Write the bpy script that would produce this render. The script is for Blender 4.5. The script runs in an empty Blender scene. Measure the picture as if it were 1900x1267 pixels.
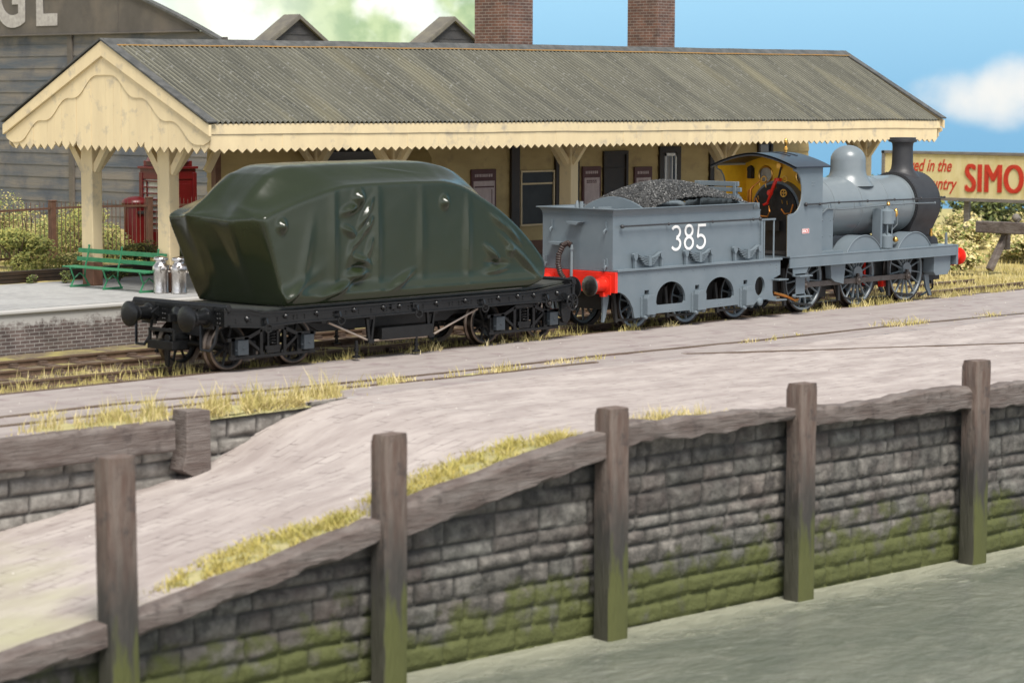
import bpy, bmesh, math, random
import numpy as np
from mathutils import Vector, Matrix, noise
from mathutils.geometry import tessellate_polygon
PI = math.pi
scene = bpy.context.scene
C = scene.collection
random.seed(7)
rng = np.random.default_rng(7)

# ---------------------------------------------------------------- camera
CAM = Vector((-30.766, -36.076, 5.111))
_yaw, _pit, _rol = math.radians(42.390), math.radians(5.5655), math.radians(0.19)
_d = Vector((math.cos(_yaw)*math.cos(_pit), math.sin(_yaw)*math.cos(_pit), -math.sin(_pit)))
_r0 = Vector((math.sin(_yaw), -math.cos(_yaw), 0)); _u0 = _r0.cross(_d)
_r = _r0*math.cos(_rol)+_u0*math.sin(_rol); _u = -_r0*math.sin(_rol)+_u0*math.cos(_rol)
cd = bpy.data.cameras.new('camera'); cam = bpy.data.objects.new('camera', cd); C.objects.link(cam)
M = Matrix((_r, _u, -_d)).transposed().to_4x4(); M.translation = CAM
cam.matrix_world = M
cd.sensor_width = 36; cd.lens = 4597.9/1900*36; cd.clip_end = 600; cd.clip_start = .5
cd.dof.use_dof = True; cd.dof.focus_distance = 60.5; cd.dof.aperture_fstop = 1.0
scene.camera = cam
# ---------------------------------------------------------------- world, sun, exposure
SUN_EL, SUN_DIR = math.radians(58), Vector((-.52, -.85, 0)).normalized()
w = bpy.data.worlds.new('World'); scene.world = w; w.use_nodes = True
nt = w.node_tree; nt.nodes.clear()
sky = nt.nodes.new('ShaderNodeTexSky'); sky.sky_type = 'NISHITA'; sky.sun_disc = False; sky.dust_density = 0.0; sky.air_density = .8; sky.altitude = 2500
sky.sun_elevation = SUN_EL; sky.sun_rotation = math.atan2(SUN_DIR.x, SUN_DIR.y)
bg = nt.nodes.new('ShaderNodeBackground'); bg.inputs['Strength'].default_value = .135
hs = nt.nodes.new('ShaderNodeHueSaturation'); hs.inputs['Saturation'].default_value = .25
ow = nt.nodes.new('ShaderNodeOutputWorld')
nt.links.new(sky.outputs[0], hs.inputs['Color']); nt.links.new(hs.outputs[0], bg.inputs[0]); nt.links.new(bg.outputs[0], ow.inputs[0])
sl = bpy.data.lights.new('sun', 'SUN'); sl.energy = 3.4; sl.angle = math.radians(28); sl.color = (1, .955, .89)
so = bpy.data.objects.new('sun', sl); C.objects.link(so)
sdir = Vector((SUN_DIR.x*math.cos(SUN_EL), SUN_DIR.y*math.cos(SUN_EL), math.sin(SUN_EL)))
so.rotation_euler = sdir.to_track_quat('Z', 'Y').to_euler(); so.location = (0, -30, 40)
scene.view_settings.view_transform = 'Standard'; scene.view_settings.look = 'None'
scene.view_settings.gamma = 1; scene.view_settings.exposure = 0.72
scene.render.engine = 'CYCLES'
scene.cycles.use_denoising = True
scene.cycles.max_bounces = 6

# ---------------------------------------------------------------- materials
def s2l(c):
    return tuple(((x/255)/12.92 if x/255 <= .04045 else ((x/255+.055)/1.055)**2.4) for x in c)+(1,)
def mat(name, c1, c2=None, sc=3.0, stretch=(1, 1, 1), rough=.6, metal=0, bump=0, bsc=20, bstretch=None, lo=.35, hi=.65, coat=0, det=5,
        c3=None, sc3=8.0, lo3=.55, hi3=.7, spec=.5, rvar=0, obj_rand=0):
    """c1, c2: linear base colours mixed by stretched noise; c3: optional blotches."""
    m = bpy.data.materials.new(name); m.use_nodes = True; n = m.node_tree.nodes; l = m.node_tree.links
    b = n['Principled BSDF']; b.inputs['Roughness'].default_value = rough; b.inputs['Metallic'].default_value = metal
    b.inputs['Specular IOR Level'].default_value = spec
    if coat: b.inputs['Coat Weight'].default_value = coat; b.inputs['Coat Roughness'].default_value = .12
    if len(c1) == 3: c1 = (*c1, 1)
    b.inputs['Base Color'].default_value = c1
    tc = n.new('ShaderNodeTexCoord')
    def ns(scale, st, detail=det):
        mp = n.new('ShaderNodeMapping'); mp.inputs['Scale'].default_value = st; l.new(tc.outputs['Object'], mp.inputs[0])
        t = n.new('ShaderNodeTexNoise'); t.inputs['Scale'].default_value = scale; t.inputs['Detail'].default_value = detail; t.inputs['Roughness'].default_value = .62
        l.new(mp.outputs[0], t.inputs['Vector']); return t
    def ramp(t, a, z):
        r = n.new('ShaderNodeMapRange'); r.inputs['From Min'].default_value = a; r.inputs['From Max'].default_value = z
        l.new(t.outputs[0], r.inputs['Value']); return r
    col = None
    if c2 is not None:
        if len(c2) == 3: c2 = (*c2, 1)
        t = ns(sc, stretch); r = ramp(t, lo, hi)
        mx = n.new('ShaderNodeMix'); mx.data_type = 'RGBA'; mx.inputs['A'].default_value = c1; mx.inputs['B'].default_value = c2
        l.new(r.outputs[0], mx.inputs['Factor']); col = mx.outputs['Result']
        if c3 is not None:
            if len(c3) == 3: c3 = (*c3, 1)
            t3 = ns(sc3, (1, 1, 1)); r3 = ramp(t3, lo3, hi3)
            mx3 = n.new('ShaderNodeMix'); mx3.data_type = 'RGBA'; mx3.inputs['B'].default_value = c3
            l.new(col, mx3.inputs['A']); l.new(r3.outputs[0], mx3.inputs['Factor']); col = mx3.outputs['Result']
        l.new(col, b.inputs['Base Color'])
    if rvar:
        t = ns(sc*2.3+1, (1, 1, 1)); r = ramp(t, .3, .7); r.inputs['To Min'].default_value = rough-rvar; r.inputs['To Max'].default_value = rough+rvar
        l.new(r.outputs[0], b.inputs['Roughness'])
    if bump:
        t = ns(bsc, bstretch or stretch, 4)
        bp = n.new('ShaderNodeBump'); bp.inputs['Strength'].default_value = bump; bp.inputs['Distance'].default_value = .03
        l.new(t.outputs[0], bp.inputs['Height']); l.new(bp.outputs[0], b.inputs['Normal'])
    m['_col'] = 1
    return m
def colour_out(m):
    """socket now feeding Base Color"""
    b = m.node_tree.nodes['Principled BSDF']; return b, b.inputs['Base Color'].links[0].from_socket
def add_layer(m, colour, coord='Z', a=0, z=1, noise_scale=2.5, noise_amt=.6, space='Object', facing=False, stretch=(1, 1, 1)):
    """mix a real growth / paint layer by height above an edge broken up by noise"""
    n = m.node_tree.nodes; l = m.node_tree.links; b, src = colour_out(m)
    tc = n.new('ShaderNodeTexCoord'); ge = n.new('ShaderNodeNewGeometry')
    sp = n.new('ShaderNodeSeparateXYZ'); l.new(ge.outputs['Position'] if space == 'World' else tc.outputs['Object'], sp.inputs[0])
    t = n.new('ShaderNodeTexNoise'); t.inputs['Scale'].default_value = noise_scale; t.inputs['Detail'].default_value = 5
    mp_ = n.new('ShaderNodeMapping'); mp_.inputs['Scale'].default_value = stretch; l.new(tc.outputs['Object'], mp_.inputs[0]); l.new(mp_.outputs[0], t.inputs['Vector'])
    ma = n.new('ShaderNodeMath'); ma.operation = 'MULTIPLY_ADD'; ma.inputs[1].default_value = noise_amt; l.new(t.outputs[0], ma.inputs[0]); l.new(sp.outputs[coord], ma.inputs[2])
    r = n.new('ShaderNodeMapRange'); r.inputs['From Min'].default_value = a+noise_amt/2; r.inputs['From Max'].default_value = z+noise_amt/2
    l.new(ma.outputs[0], r.inputs['Value'])
    mx = n.new('ShaderNodeMix'); mx.data_type = 'RGBA'; mx.inputs['B'].default_value = (*colour[:3], 1)
    fac = r.outputs[0]
    if facing:      # growth keeps to the damp seaward face of the timber
        sn = n.new('ShaderNodeSeparateXYZ'); l.new(ge.outputs['Normal'], sn.inputs[0])
        rn = n.new('ShaderNodeMapRange'); rn.inputs['From Min'].default_value = -.35; rn.inputs['From Max'].default_value = -.85; rn.inputs['To Min'].default_value = .18; l.new(sn.outputs['Y'], rn.inputs['Value'])
        mu = n.new('ShaderNodeMath'); mu.operation = 'MULTIPLY'; l.new(fac, mu.inputs[0]); l.new(rn.outputs[0], mu.inputs[1]); fac = mu.outputs[0]
    l.new(src, mx.inputs['A']); l.new(fac, mx.inputs['Factor']); l.new(mx.outputs['Result'], b.inputs['Base Color'])
    return m

G = {}
G['loco'] = mat('grey_paint', (.125, .155, .175), (.145, .175, .195), sc=1.5, rough=.38, bump=.015, bsc=60, rvar=.05)
G['loco_lit'] = mat('lit_grey_paint', (.15, .176, .19), (.17, .197, .21), sc=2, rough=.3)  # same grey paint as the tender sides, lightened for light falling on it
G['black'] = mat('black_paint', (.005, .0053, .0057), (.009, .0095, .01), sc=4, rough=.27, bump=.03, bsc=50, spec=.4)
G['sblack'] = mat('smokebox_black', (.022, .022, .024), (.03, .03, .032), sc=4, rough=.5, bump=.02, bsc=50)
G['dark'] = mat('dark_underframe', (.012, .012, .012), (.02, .019, .018), sc=5, rough=.6)
G['axle'] = mat('axlebox_grey', (.028, .036, .042), (.04, .048, .055), sc=5, rough=.45)
G['red'] = mat('signal_red', (.72, .028, .012), (.62, .02, .01), sc=4, rough=.32)
G['brass'] = mat('brass', (.75, .47, .14), (.6, .33, .08), sc=8, rough=.28, metal=1)
G['copper'] = mat('copper_pipe', (.7, .28, .06), (.55, .2, .04), sc=8, rough=.3, metal=.8)
G['yellow'] = mat('ochre_paint', (.88, .50, .02), (.76, .40, .015), sc=3, rough=.5)
G['steel'] = mat('steel', (.36, .34, .32), (.2, .19, .18), sc=9, rough=.35, metal=1, bump=.05, bsc=50)
G['rod'] = mat('rod_steel', (.13, .11, .10), (.085, .07, .06), sc=6, rough=.4, metal=.7)
G['tyre'] = mat('tyre_steel', (.06, .05, .045), (.04, .033, .03), sc=6, rough=.35, metal=.8)
G['wtyre'] = mat('wagon_tyre', (.19, .15, .12), (.12, .09, .07), sc=6, rough=.32, metal=.9)
G['white'] = mat('white_paint', (.82, .82, .8), (.74, .74, .72), sc=20, rough=.5)
G['glass'] = mat('grey_glass', (.25, .25, .23), (.35, .35, .32), sc=5, rough=.08, spec=.8)
G['coal'] = mat('coal', (.03, .03, .029), (.085, .085, .08), sc=9, rough=.42, lo=.45, hi=.7, spec=.6)
G['tarp'] = mat('green_tarpaulin', (.014, .020, .008), (.018, .0245, .0105), sc=.7, rough=.21, spec=.55)
G['cream'] = mat('cream_paint', (.74, .60, .36), (.66, .53, .32), sc=2.2, stretch=(1, 1, .25), rough=.6, bump=.1, bsc=12, c3=(.42, .36, .27), sc3=2.4, lo3=.56, hi3=.76)
G['creamw'] = mat('cream_boards', (.52, .39, .17), (.42, .31, .13), sc=1.6, stretch=(.5, .5, 1.5), rough=.65, bump=.1, bsc=9, c3=(.28, .2, .1), sc3=1.8, lo3=.55, hi3=.8)
G['brownw'] = mat('brown_paint', (.17, .075, .035), (.13, .055, .028), sc=4, rough=.6)
G['dbrown'] = mat('dark_brown_paint', (.022, .014, .007), (.035, .02, .01), sc=4, rough=.5)
G['timber'] = mat('weathered_timber', (.095, .07, .06), (.17, .145, .13), sc=2.6, stretch=(.5, 1, 3), rough=.85, bump=.9, bsc=7, bstretch=(.35, 1.6, 4), c3=(.06, .045, .04), sc3=4, lo3=.55, hi3=.75)
G['tpost'] = mat('weathered_post', (.11, .068, .052), (.175, .138, .115), sc=3.2, stretch=(3, 3, .35), rough=.85, bump=.9, bsc=6, bstretch=(5, 5, .5), c3=(.05, .042, .04), sc3=4, lo3=.52, hi3=.72)
add_layer(G['tpost'], (.045, .041, .035), 'Z', -.1, -1.5, 2.4, 1.8, 'World', False, (2, 2, .6))
add_layer(G['tpost'], (.082, .088, .024), 'Z', -1.55, -2.05, 2.6, 2.4, 'World', True, (2.5, 2.5, .5))
G['rust'] = mat('rusty_rail', (.10, .06, .038), (.15, .10, .065), sc=5, rough=.6, bump=.2, bsc=20)
G['railtop'] = mat('rail_head', (.30, .22, .15), (.22, .15, .10), sc=3, rough=.4, metal=.6)
G['sleeper'] = mat('sleeper', (.07, .045, .033), (.12, .08, .055), sc=6, rough=.9, bump=.4, bsc=15)
G['green'] = mat('green_paint', (.025, .17, .075), (.04, .22, .10), sc=8, rough=.45, bump=.08, bsc=40)
G['zinc'] = mat('tinned_metal', (.72, .69, .66), (.5, .47, .45), sc=9, rough=.28, metal=1, bump=.25, bsc=18)
G['phone'] = mat('pillar_box_red', (.10, .004, .005), (.08, .004, .004), sc=3, rough=.35)
G['iron'] = mat('brown_iron', (.09, .045, .028), (.13, .065, .04), sc=6, rough=.6)
G['leaf1'] = mat('leaf_dark', (.05, .075, .018), (.10, .115, .03), sc=3, rough=.7)
G['leaf2'] = mat('leaf_yellow', (.26, .26, .06), (.36, .33, .08), sc=3, rough=.7)
G['leaf3'] = mat('leaf_mid', (.13, .17, .035), (.22, .23, .055), sc=3, rough=.7)
G['straw'] = mat('straw_grass', (.52, .43, .17), (.40, .35, .11), sc=1.2, rough=.8)
G['straw2'] = mat('pale_straw_grass', (.70, .60, .33), (.55, .45, .19), sc=1.5, rough=.8)
G['sign'] = mat('sign_cream', (.62, .52, .24), (.70, .60, .33), sc=1.5, stretch=(1, 3, .5), rough=.6, c3=(.5, .38, .15), sc3=1.3, lo3=.5, hi3=.8)
G['signred'] = mat('sign_red', (.55, .035, .012), (.42, .03, .012), sc=6, rough=.6)
G['greywood'] = mat('grey_timber', (.13, .115, .10), (.2, .18, .155), sc=3, stretch=(1, 1, 5), rough=.8, bump=.3, bsc=8)
G['poster'] = mat('poster_paper', (.58, .48, .46), (.48, .38, .36), sc=6, rough=.6)
G['pink'] = mat('poster_ink', (.12, .05, .05), (.1, .04, .04), sc=6, rough=.6)
G['shed'] = mat('tarred_boards', (.035, .033, .034), (.065, .062, .06), sc=2, stretch=(.5, .5, 3), rough=.75, bump=.3, bsc=5)
G['shedroof'] = mat('shed_roof', (.16, .145, .11), (.11, .1, .085), sc=3, rough=.8)

# ---------------------------------------------------------------- mesh builder
class MB:
    def __init__(s): s.v = []; s.f = []; s.m = []; s.cur = 0; s.uv = None
    def add(s, vs, fs):
        o = len(s.v); s.v += [tuple(x) for x in vs]; s.f += [tuple(i+o for i in f) for f in fs]; s.m += [s.cur]*len(fs); return s
    def box(s, x0, x1, y0, y1, z0, z1):
        return s.add([(x0, y0, z0), (x1, y0, z0), (x1, y1, z0), (x0, y1, z0), (x0, y0, z1), (x1, y0, z1), (x1, y1, z1), (x0, y1, z1)],
                     [(3, 2, 1, 0), (4, 5, 6, 7), (0, 1, 5, 4), (1, 2, 6, 5), (2, 3, 7, 6), (3, 0, 4, 7)])
    def bar(s, p, q, w, h, up=(0, 0, 1)):
        p, q = Vector(p), Vector(q); d = (q-p).normalized(); u = Vector(up); a = d.cross(u)
        if a.length < 1e-4: a = d.cross(Vector((1, 0, 0)))
        a.normalize(); b = a.cross(d).normalized(); a *= w/2; b *= h/2
        return s.add([p-a-b, p+a-b, p+a+b, p-a+b, q-a-b, q+a-b, q+a+b, q-a+b],
                     [(0, 1, 2, 3), (7, 6, 5, 4), (0, 4, 5, 1), (1, 5, 6, 2), (2, 6, 7, 3), (3, 7, 4, 0)])
    def rings(s, rs, closed_ends=True, loop=False):
        n = len(rs[0]); vs = [p for r in rs for p in r]; fs = []
        k = len(rs)
        for i in range(k if loop else k-1):
            for j in range(n):
                a, b = i*n+j, i*n+(j+1) % n; c, d = ((i+1) % k)*n+(j+1) % n, ((i+1) % k)*n+j
                fs.append((a, b, c, d))
        if closed_ends and not loop: fs += [tuple(range(n-1, -1, -1)), tuple((k-1)*n+j for j in range(n))]
        return s.add(vs, fs)
    def lathe(s, prof, o=(0, 0, 0), ax=(0, 0, 1), n=24, ends=True):
        o = Vector(o); ax = Vector(ax).normalized(); a = ax.orthogonal().normalized(); b = ax.cross(a)
        return s.rings([[o+ax*h+(a*math.cos(2*PI*j/n)+b*math.sin(2*PI*j/n))*max(r, 1e-4) for j in range(n)] for r, h in prof], ends)
    def cyl(s, p, q, r, r2=None, n=16):
        p, q = Vector(p), Vector(q); L = (q-p).length
        return s.lathe([(r, 0), (r if r2 is None else r2, L)], p, q-p, n)
    def tube(s, pts, r, n=8):
        pts = [Vector(p) for p in pts]; rs = []
        ref = None
        for i, p in enumerate(pts):
            d = (pts[min(i+1, len(pts)-1)]-pts[max(i-1, 0)]).normalized()
            if ref is None: ref = d.orthogonal().normalized()
            a = (ref-d*ref.dot(d)).normalized(); ref = a; b = d.cross(a)
            rr = r[i] if isinstance(r, (list, tuple)) else r
            rs.append([p+(a*math.cos(2*PI*j/n)+b*math.sin(2*PI*j/n))*rr for j in range(n)])
        return s.rings(rs)
    def torus(s, o, ax, R, r, n=24, k=8):
        o = Vector(o); ax = Vector(ax).normalized(); a = ax.orthogonal().normalized(); b = ax.cross(a); rs = []
        for i in range(n):
            t = 2*PI*i/n; d = a*math.cos(t)+b*math.sin(t)
            rs.append([o+d*(R+r*math.cos(2*PI*j/k))+ax*r*math.sin(2*PI*j/k) for j in range(k)])
        return s.rings(rs, False, True)
    def prism(s, poly, a0, a1, plane='xz', holes=()):
        """polygon in a plane, extruded between a0 and a1 along the third axis"""
        def P(p, a): return {'xz': (p[0], a, p[1]), 'yz': (a, p[0], p[1]), 'xy': (p[0], p[1], a)}[plane]
        loops = [list(poly)]+[list(h) for h in holes]
        flat = [p for lp in loops for p in lp]
        tris = tessellate_polygon([[Vector((p[0], p[1], 0)) for p in lp] for lp in loops])
        n = len(flat)
        vs = [P(p, a0) for p in flat]+[P(p, a1) for p in flat]
        fs = []
        for t in tris: fs.append((t[0], t[1], t[2])); fs.append((t[2]+n, t[1]+n, t[0]+n))
        o = 0
        for lp in loops:
            k = len(lp)
            for j in range(k): fs.append((o+j, o+(j+1) % k, n+o+(j+1) % k, n+o+j))
            o += k
        return s.add(vs, fs)
    def ball(s, c, r, n=10, sz=1.0):
        c = Vector(c); k = max(4, n//2)
        return s.rings([[c+Vector((math.cos(2*PI*j/n)*math.sin(PI*i/k)*r, math.sin(2*PI*j/n)*math.sin(PI*i/k)*r, math.cos(PI*i/k)*r*sz)) for j in range(n)] for i in [0.02]+list(range(1, k))+[k-.02]])
    def rivets(s, pts, ax, r=.018):
        ax = Vector(ax).normalized(); a = ax.orthogonal().normalized(); b = ax.cross(a)
        for p in pts:
            p = Vector(p); vs = [p+(a*math.cos(PI*j/3)+b*math.sin(PI*j/3))*r for j in range(6)]+[p+ax*r*.8+(a*math.cos(PI*j/3)+b*math.sin(PI*j/3))*r*.55 for j in range(6)]
            s.add(vs, [(j, (j+1) % 6, 6+(j+1) % 6, 6+j) for j in range(6)]+[tuple(range(6, 12))])
        return s

def root_of(o):
    while o.parent: o = o.parent
    return o
def obj(name, mb, m, parent=None, loc=None, bevel=0, smooth=True, angle=38, fix=True):
    me = bpy.data.meshes.new(name)
    off = root_of(parent).location if parent else Vector(loc or (0, 0, 0))
    me.from_pydata([(x-off.x, y-off.y, z-off.z) for x, y, z in mb.v], [], mb.f)
    for mm in (m if isinstance(m, (list, tuple)) else [m]): me.materials.append(mm)
    if any(mb.m): me.polygons.foreach_set('material_index', mb.m)
    if fix:
        bm = bmesh.new(); bm.from_mesh(me); bmesh.ops.recalc_face_normals(bm, faces=bm.faces); bm.to_mesh(me); bm.free()
    if smooth:
        me.polygons.foreach_set('use_smooth', [True]*len(me.polygons)); me.set_sharp_from_angle(angle=math.radians(angle))
    me.update()
    o = bpy.data.objects.new(name, me); C.objects.link(o)
    if parent: o.parent = parent
    else: o.location = off
    if bevel:
        b = o.modifiers.new('bevel', 'BEVEL'); b.width = bevel; b.segments = 2; b.limit_method = 'ANGLE'; b.angle_limit = math.radians(40); b.harden_normals = True
    return o
def tag(o, label=None, cat=None, group=None, kind=None):
    if label: o['label'] = label
    if cat: o['category'] = cat
    if group: o['group'] = group
    if kind: o['kind'] = kind
    return o
def thing(name, label, cat, loc=(0, 0, 0), group=None):
    o = bpy.data.objects.new(name, None); C.objects.link(o); o.location = loc; o.empty_display_size = .2
    return tag(o, label, cat, group)
def dup(root, loc, label=None, rz=None):
    r = root.copy(); C.objects.link(r); r.location = loc
    if rz is not None: r.rotation_euler = (0, 0, rz)
    if label: r['label'] = label
    for ch in list(root.children):
        c = ch.copy(); C.objects.link(c); c.parent = r
        for g in list(ch.children):
            d = g.copy(); C.objects.link(d); d.parent = c
    return r
def text(name, s, size, m, parent, origin, xdir, updir, sx=1.0, off=0.0, shear=0.0, depth=.004, font_space=1.0):
    """painted lettering as a thin mesh lying on its surface"""
    cu = bpy.data.curves.new(name, 'FONT'); cu.body = s; cu.size = size; cu.offset = off; cu.shear = shear; cu.extrude = depth; cu.space_character = font_space
    t = bpy.data.objects.new(name, cu); C.objects.link(t)
    bpy.context.view_layer.update()
    me = bpy.data.meshes.new_from_object(t.evaluated_get(bpy.context.evaluated_depsgraph_get()))
    bpy.data.objects.remove(t)
    X = Vector(xdir).normalized(); Y = Vector(updir).normalized(); Z = X.cross(Y)
    o0 = Vector(origin)-root_of(parent).location
    for v in me.vertices: v.co = o0+X*v.co.x*sx+Y*v.co.y+Z*v.co.z
    me.materials.clear(); me.materials.append(m)
    o = bpy.data.objects.new(name, me); C.objects.link(o); o.parent = parent
    return o
def fbm(x, y, z=0, o=4): return noise.fractal(Vector((x, y, z)), 1.0, 2.0, o)
def interp(x, xs, ys): return float(np.interp(x, xs, ys))
# ================================================================ SETTING
QA = Vector((-2.08, -12.28, 0)); QT = Vector((.99733, -.07307, 0)); QN = Vector((.07307, .99733, 0))
def Q(s, o, z): return QA+QT*s+QN*o+Vector((0, 0, z))
def edge_y(x): s = (x-QA.x)/QT.x; return QA.y+QT.y*s
def edge_z(x):      # height of the deck along the quay edge
    return interp(x, [-30, -13.2, -11.06, -7.3, -6.6, -3.1, -2.4], [-3.6, -1.72, -1.42, -.72, -.5, .02, .03])
def back_z(x): return sum(_bz(x+k*.25) for k in range(-3, 4))/7
def _bz(x): return interp(x, [-30, -8.6, -6.6, -5.2, -4.4, -3.6, -2.6, -1.6], [-3.4, -1.42, -1.15, -1.0, -.82, -.45, -.13, 0.0])
def deck_z(x, y):
    if x > -1.4 or y > -5.42: z = 0
    else:
        t = min(1, max(0, (y-edge_y(x))/(-5.42-edge_y(x)))); zf = min(0.02, edge_z(x)); zb = back_z(x)
        z = zf+(zb-zf)*t
    return z+.012*fbm(x*.9, y*.9)+(.01*fbm(x*3, y*3))
def grid_sheet(name, xs, ys, zf, m, keep=None, label=None, kind='structure'):
    vs = []; idx = {}; fs = []
    for i, x in enumerate(xs):
        for j, y in enumerate(ys):
            yy = y(x) if callable(y) else y
            idx[i, j] = len(vs); vs.append((x, yy, zf(x, yy)))
    for i in range(len(xs)-1):
        for j in range(len(ys)-1):
            fs.append((idx[i, j], idx[i+1, j], idx[i+1, j+1], idx[i, j+1]))
    b = MB(); b.add(vs, fs); o = obj(name, b, m, fix=False, smooth=True, angle=180); tag(o, kind=kind); return o
# deck material: pale setts with fine joints, faint stains
def deck_material():
    m = mat('pale_setts', (.30, .255, .235), (.435, .385, .355), sc=1.3, stretch=(.5, 1.3, 1), rough=.9, c3=(.33, .285, .265), sc3=2.3, lo3=.5, hi3=.8)
    n = m.node_tree.nodes; l = m.node_tree.links; b, src = colour_out(m)
    tc = n.new('ShaderNodeTexCoord')
    br = n.new('ShaderNodeTexBrick'); br.inputs['Scale'].default_value = 1; br.inputs['Brick Width'].default_value = .46; br.inputs['Row Height'].default_value = .27
    br.inputs['Mortar Size'].default_value = .018; br.inputs['Mortar Smooth'].default_value = .6; br.inputs['Color1'].default_value = (1, 1, 1, 1); br.inputs['Color2'].default_value = (.8, .8, .8, 1); br.inputs['Mortar'].default_value = (0, 0, 0, 1)
    wob = n.new('ShaderNodeTexNoise'); wob.inputs['Scale'].default_value = 1.2; l.new(tc.outputs['Object'], wob.inputs[0])
    va = n.new('ShaderNodeVectorMath'); va.operation = 'MULTIPLY_ADD'; va.inputs[1].default_value = (.12, .12, 0); l.new(wob.outputs['Color'], va.inputs[0]); l.new(tc.outputs['Object'], va.inputs[2])
    l.new(va.outputs[0], br.inputs['Vector'])
    # only some joints show: broken up by noise
    t = n.new('ShaderNodeTexNoise'); t.inputs['Scale'].default_value = 2.2; t.inputs['Detail'].default_value = 6; l.new(tc.outputs['Object'], t.inputs[0])
    r = n.new('ShaderNodeMapRange'); r.inputs['From Min'].default_value = .47; r.inputs['From Max'].default_value = .60; r.inputs['To Max'].default_value = .85; l.new(t.outputs[0], r.inputs['Value'])
    mul = n.new('ShaderNodeMath'); mul.operation = 'MULTIPLY'; l.new(br.outputs['Fac'], mul.inputs[0]); l.new(r.outputs[0], mul.inputs[1])
    mx = n.new('ShaderNodeMix'); mx.data_type = 'RGBA'; mx.inputs['B'].default_value = (.16, .13, .12, 1)
    l.new(src, mx.inputs['A']); l.new(mul.outputs[0], mx.inputs['Factor'])
    # fine dark scratches and pits
    mp = n.new('ShaderNodeMapping'); mp.inputs['Scale'].default_value = (1.2, 7, 1); mp.inputs['Rotation'].default_value = (0, 0, .5); l.new(tc.outputs['Object'], mp.inputs[0])
    t2 = n.new('ShaderNodeTexNoise'); t2.inputs['Scale'].default_value = 2.4; t2.inputs['Detail'].default_value = 8; l.new(mp.outputs[0], t2.inputs[0])
    r2 = n.new('ShaderNodeMapRange'); r2.inputs['From Min'].default_value = .60; r2.inputs['From Max'].default_value = .72; r2.inputs['To Max'].default_value = .3; l.new(t2.outputs[0], r2.inputs['Value'])
    mx2 = n.new('ShaderNodeMix'); mx2.data_type = 'RGBA'; mx2.inputs['B'].default_value = (.22, .18, .165, 1); l.new(mx.outputs['Result'], mx2.inputs['A']); l.new(r2.outputs[0], mx2.inputs['Factor'])
    l.new(mx2.outputs['Result'], b.inputs['Base Color'])
    sub = n.new('ShaderNodeMath'); sub.operation = 'SUBTRACT'; l.new(t2.outputs[0], sub.inputs[0]); l.new(mul.outputs[0], sub.inputs[1])
    bp = n.new('ShaderNodeBump'); bp.inputs['Strength'].default_value = .35; bp.inputs['Distance'].default_value = .03; l.new(sub.outputs[0], bp.inputs['Height']); l.new(bp.outputs[0], b.inputs['Normal'])
    return m
G['deck'] = deck_material()
G['ramp'] = deck_material(); G['ramp'].name = 'ramp_setts'
add_layer(G['ramp'], (.36, .36, .19), 'Z', -1.3, -2.1, 1.1, .9, 'World')
G['strip'] = mat('track_side_boards', (.265, .23, .215), (.335, .295, .275), sc=1.2, stretch=(.35, 2.5, 1), rough=.85, bump=.15, bsc=18, c3=(.20, .15, .15), sc3=2.0, lo3=.52, hi3=.75)
G['soil'] = mat('straw_soil', (.42, .34, .13), (.33, .28, .10), sc=1.5, rough=.95, bump=.6, bsc=14, c3=(.16, .12, .07), sc3=1.3, lo3=.5, hi3=.75)
G['ballast'] = mat('dirty_ballast', (.10, .075, .055), (.17, .13, .09), sc=7, rough=.95, bump=.9, bsc=22, c3=(.30, .26, .09), sc3=1.6, lo3=.42, hi3=.62)
G['platf'] = mat('platform_grit', (.30, .30, .295), (.37, .37, .36), sc=6, rough=.9, bump=.25, bsc=60, c3=(.25, .25, .245), sc3=.9, lo3=.45, hi3=.7)

# ground sheet: track bed, yard behind the platform, field to the right, out past the backdrop
def ground_z(x, y):
    z = -.17
    if y > 5.7:
        yard = interp(x, [30, 36], [1, 0]); h = interp(y, [5.8, 6.2, 11.2, 11.7], [-.17, .3, .3, .92])
        z = h*yard+(1-yard)*interp(y, [5.8, 14, 40, 140], [-.1, .25, .5, .5])+.05*fbm(x*.5, y*.5)
    elif x > 26: z += .06*(fbm(x*.8, y*.8)+.3)
    return z
gx = list(np.linspace(-90, -22, 8))+list(np.arange(-20, 60, .5))+list(np.linspace(62, 190, 20))
gy = [-1.15, -.5, .3, 1, 2, 3, 4, 5, 5.5, 5.8, 6.2, 8, 10, 11.2, 11.7]+list(np.arange(12, 40, .6))+list(np.linspace(42, 190, 24))
grid_sheet('ground', gx, gy, ground_z, G['soil'])
tb = MB(); tb.box(-60, 31, -.85, 5.58, -.35, -.135); tag(obj('track_bed', tb, G['ballast']), kind='structure')

# quay deck (flat) and the ramp going down to the left
dx = list(np.linspace(-60, -16, 12))+list(np.arange(-15, 34, .35))+list(np.linspace(35, 120, 18))
grid_sheet('quay_deck', dx, [-5.42+i*(4.58/16) for i in range(17)], lambda x, y: .0+.012*fbm(x*.9, y*.9)-.0, G['strip'])
dx2 = [-1.4]+list(np.arange(-1.0, 34, .35))+list(np.linspace(35, 120, 18))
grid_sheet('quay_apron', dx2, [(lambda k: (lambda x: edge_y(x)+(-5.42-edge_y(x))*k/20))(k) for k in range(21)], lambda x, y: deck_z(x, y)*1.0, G['deck'])
dx3 = list(np.linspace(-60, -16, 12))+list(np.arange(-15, -1.4, .25))+[-1.4]
grid_sheet('ramp', dx3, [(lambda k: (lambda x: edge_y(x)+(-5.36-edge_y(x))*k/24))(k) for k in range(25)], lambda x, y: deck_z(x, min(y, -5.43)), G['ramp'])

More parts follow.
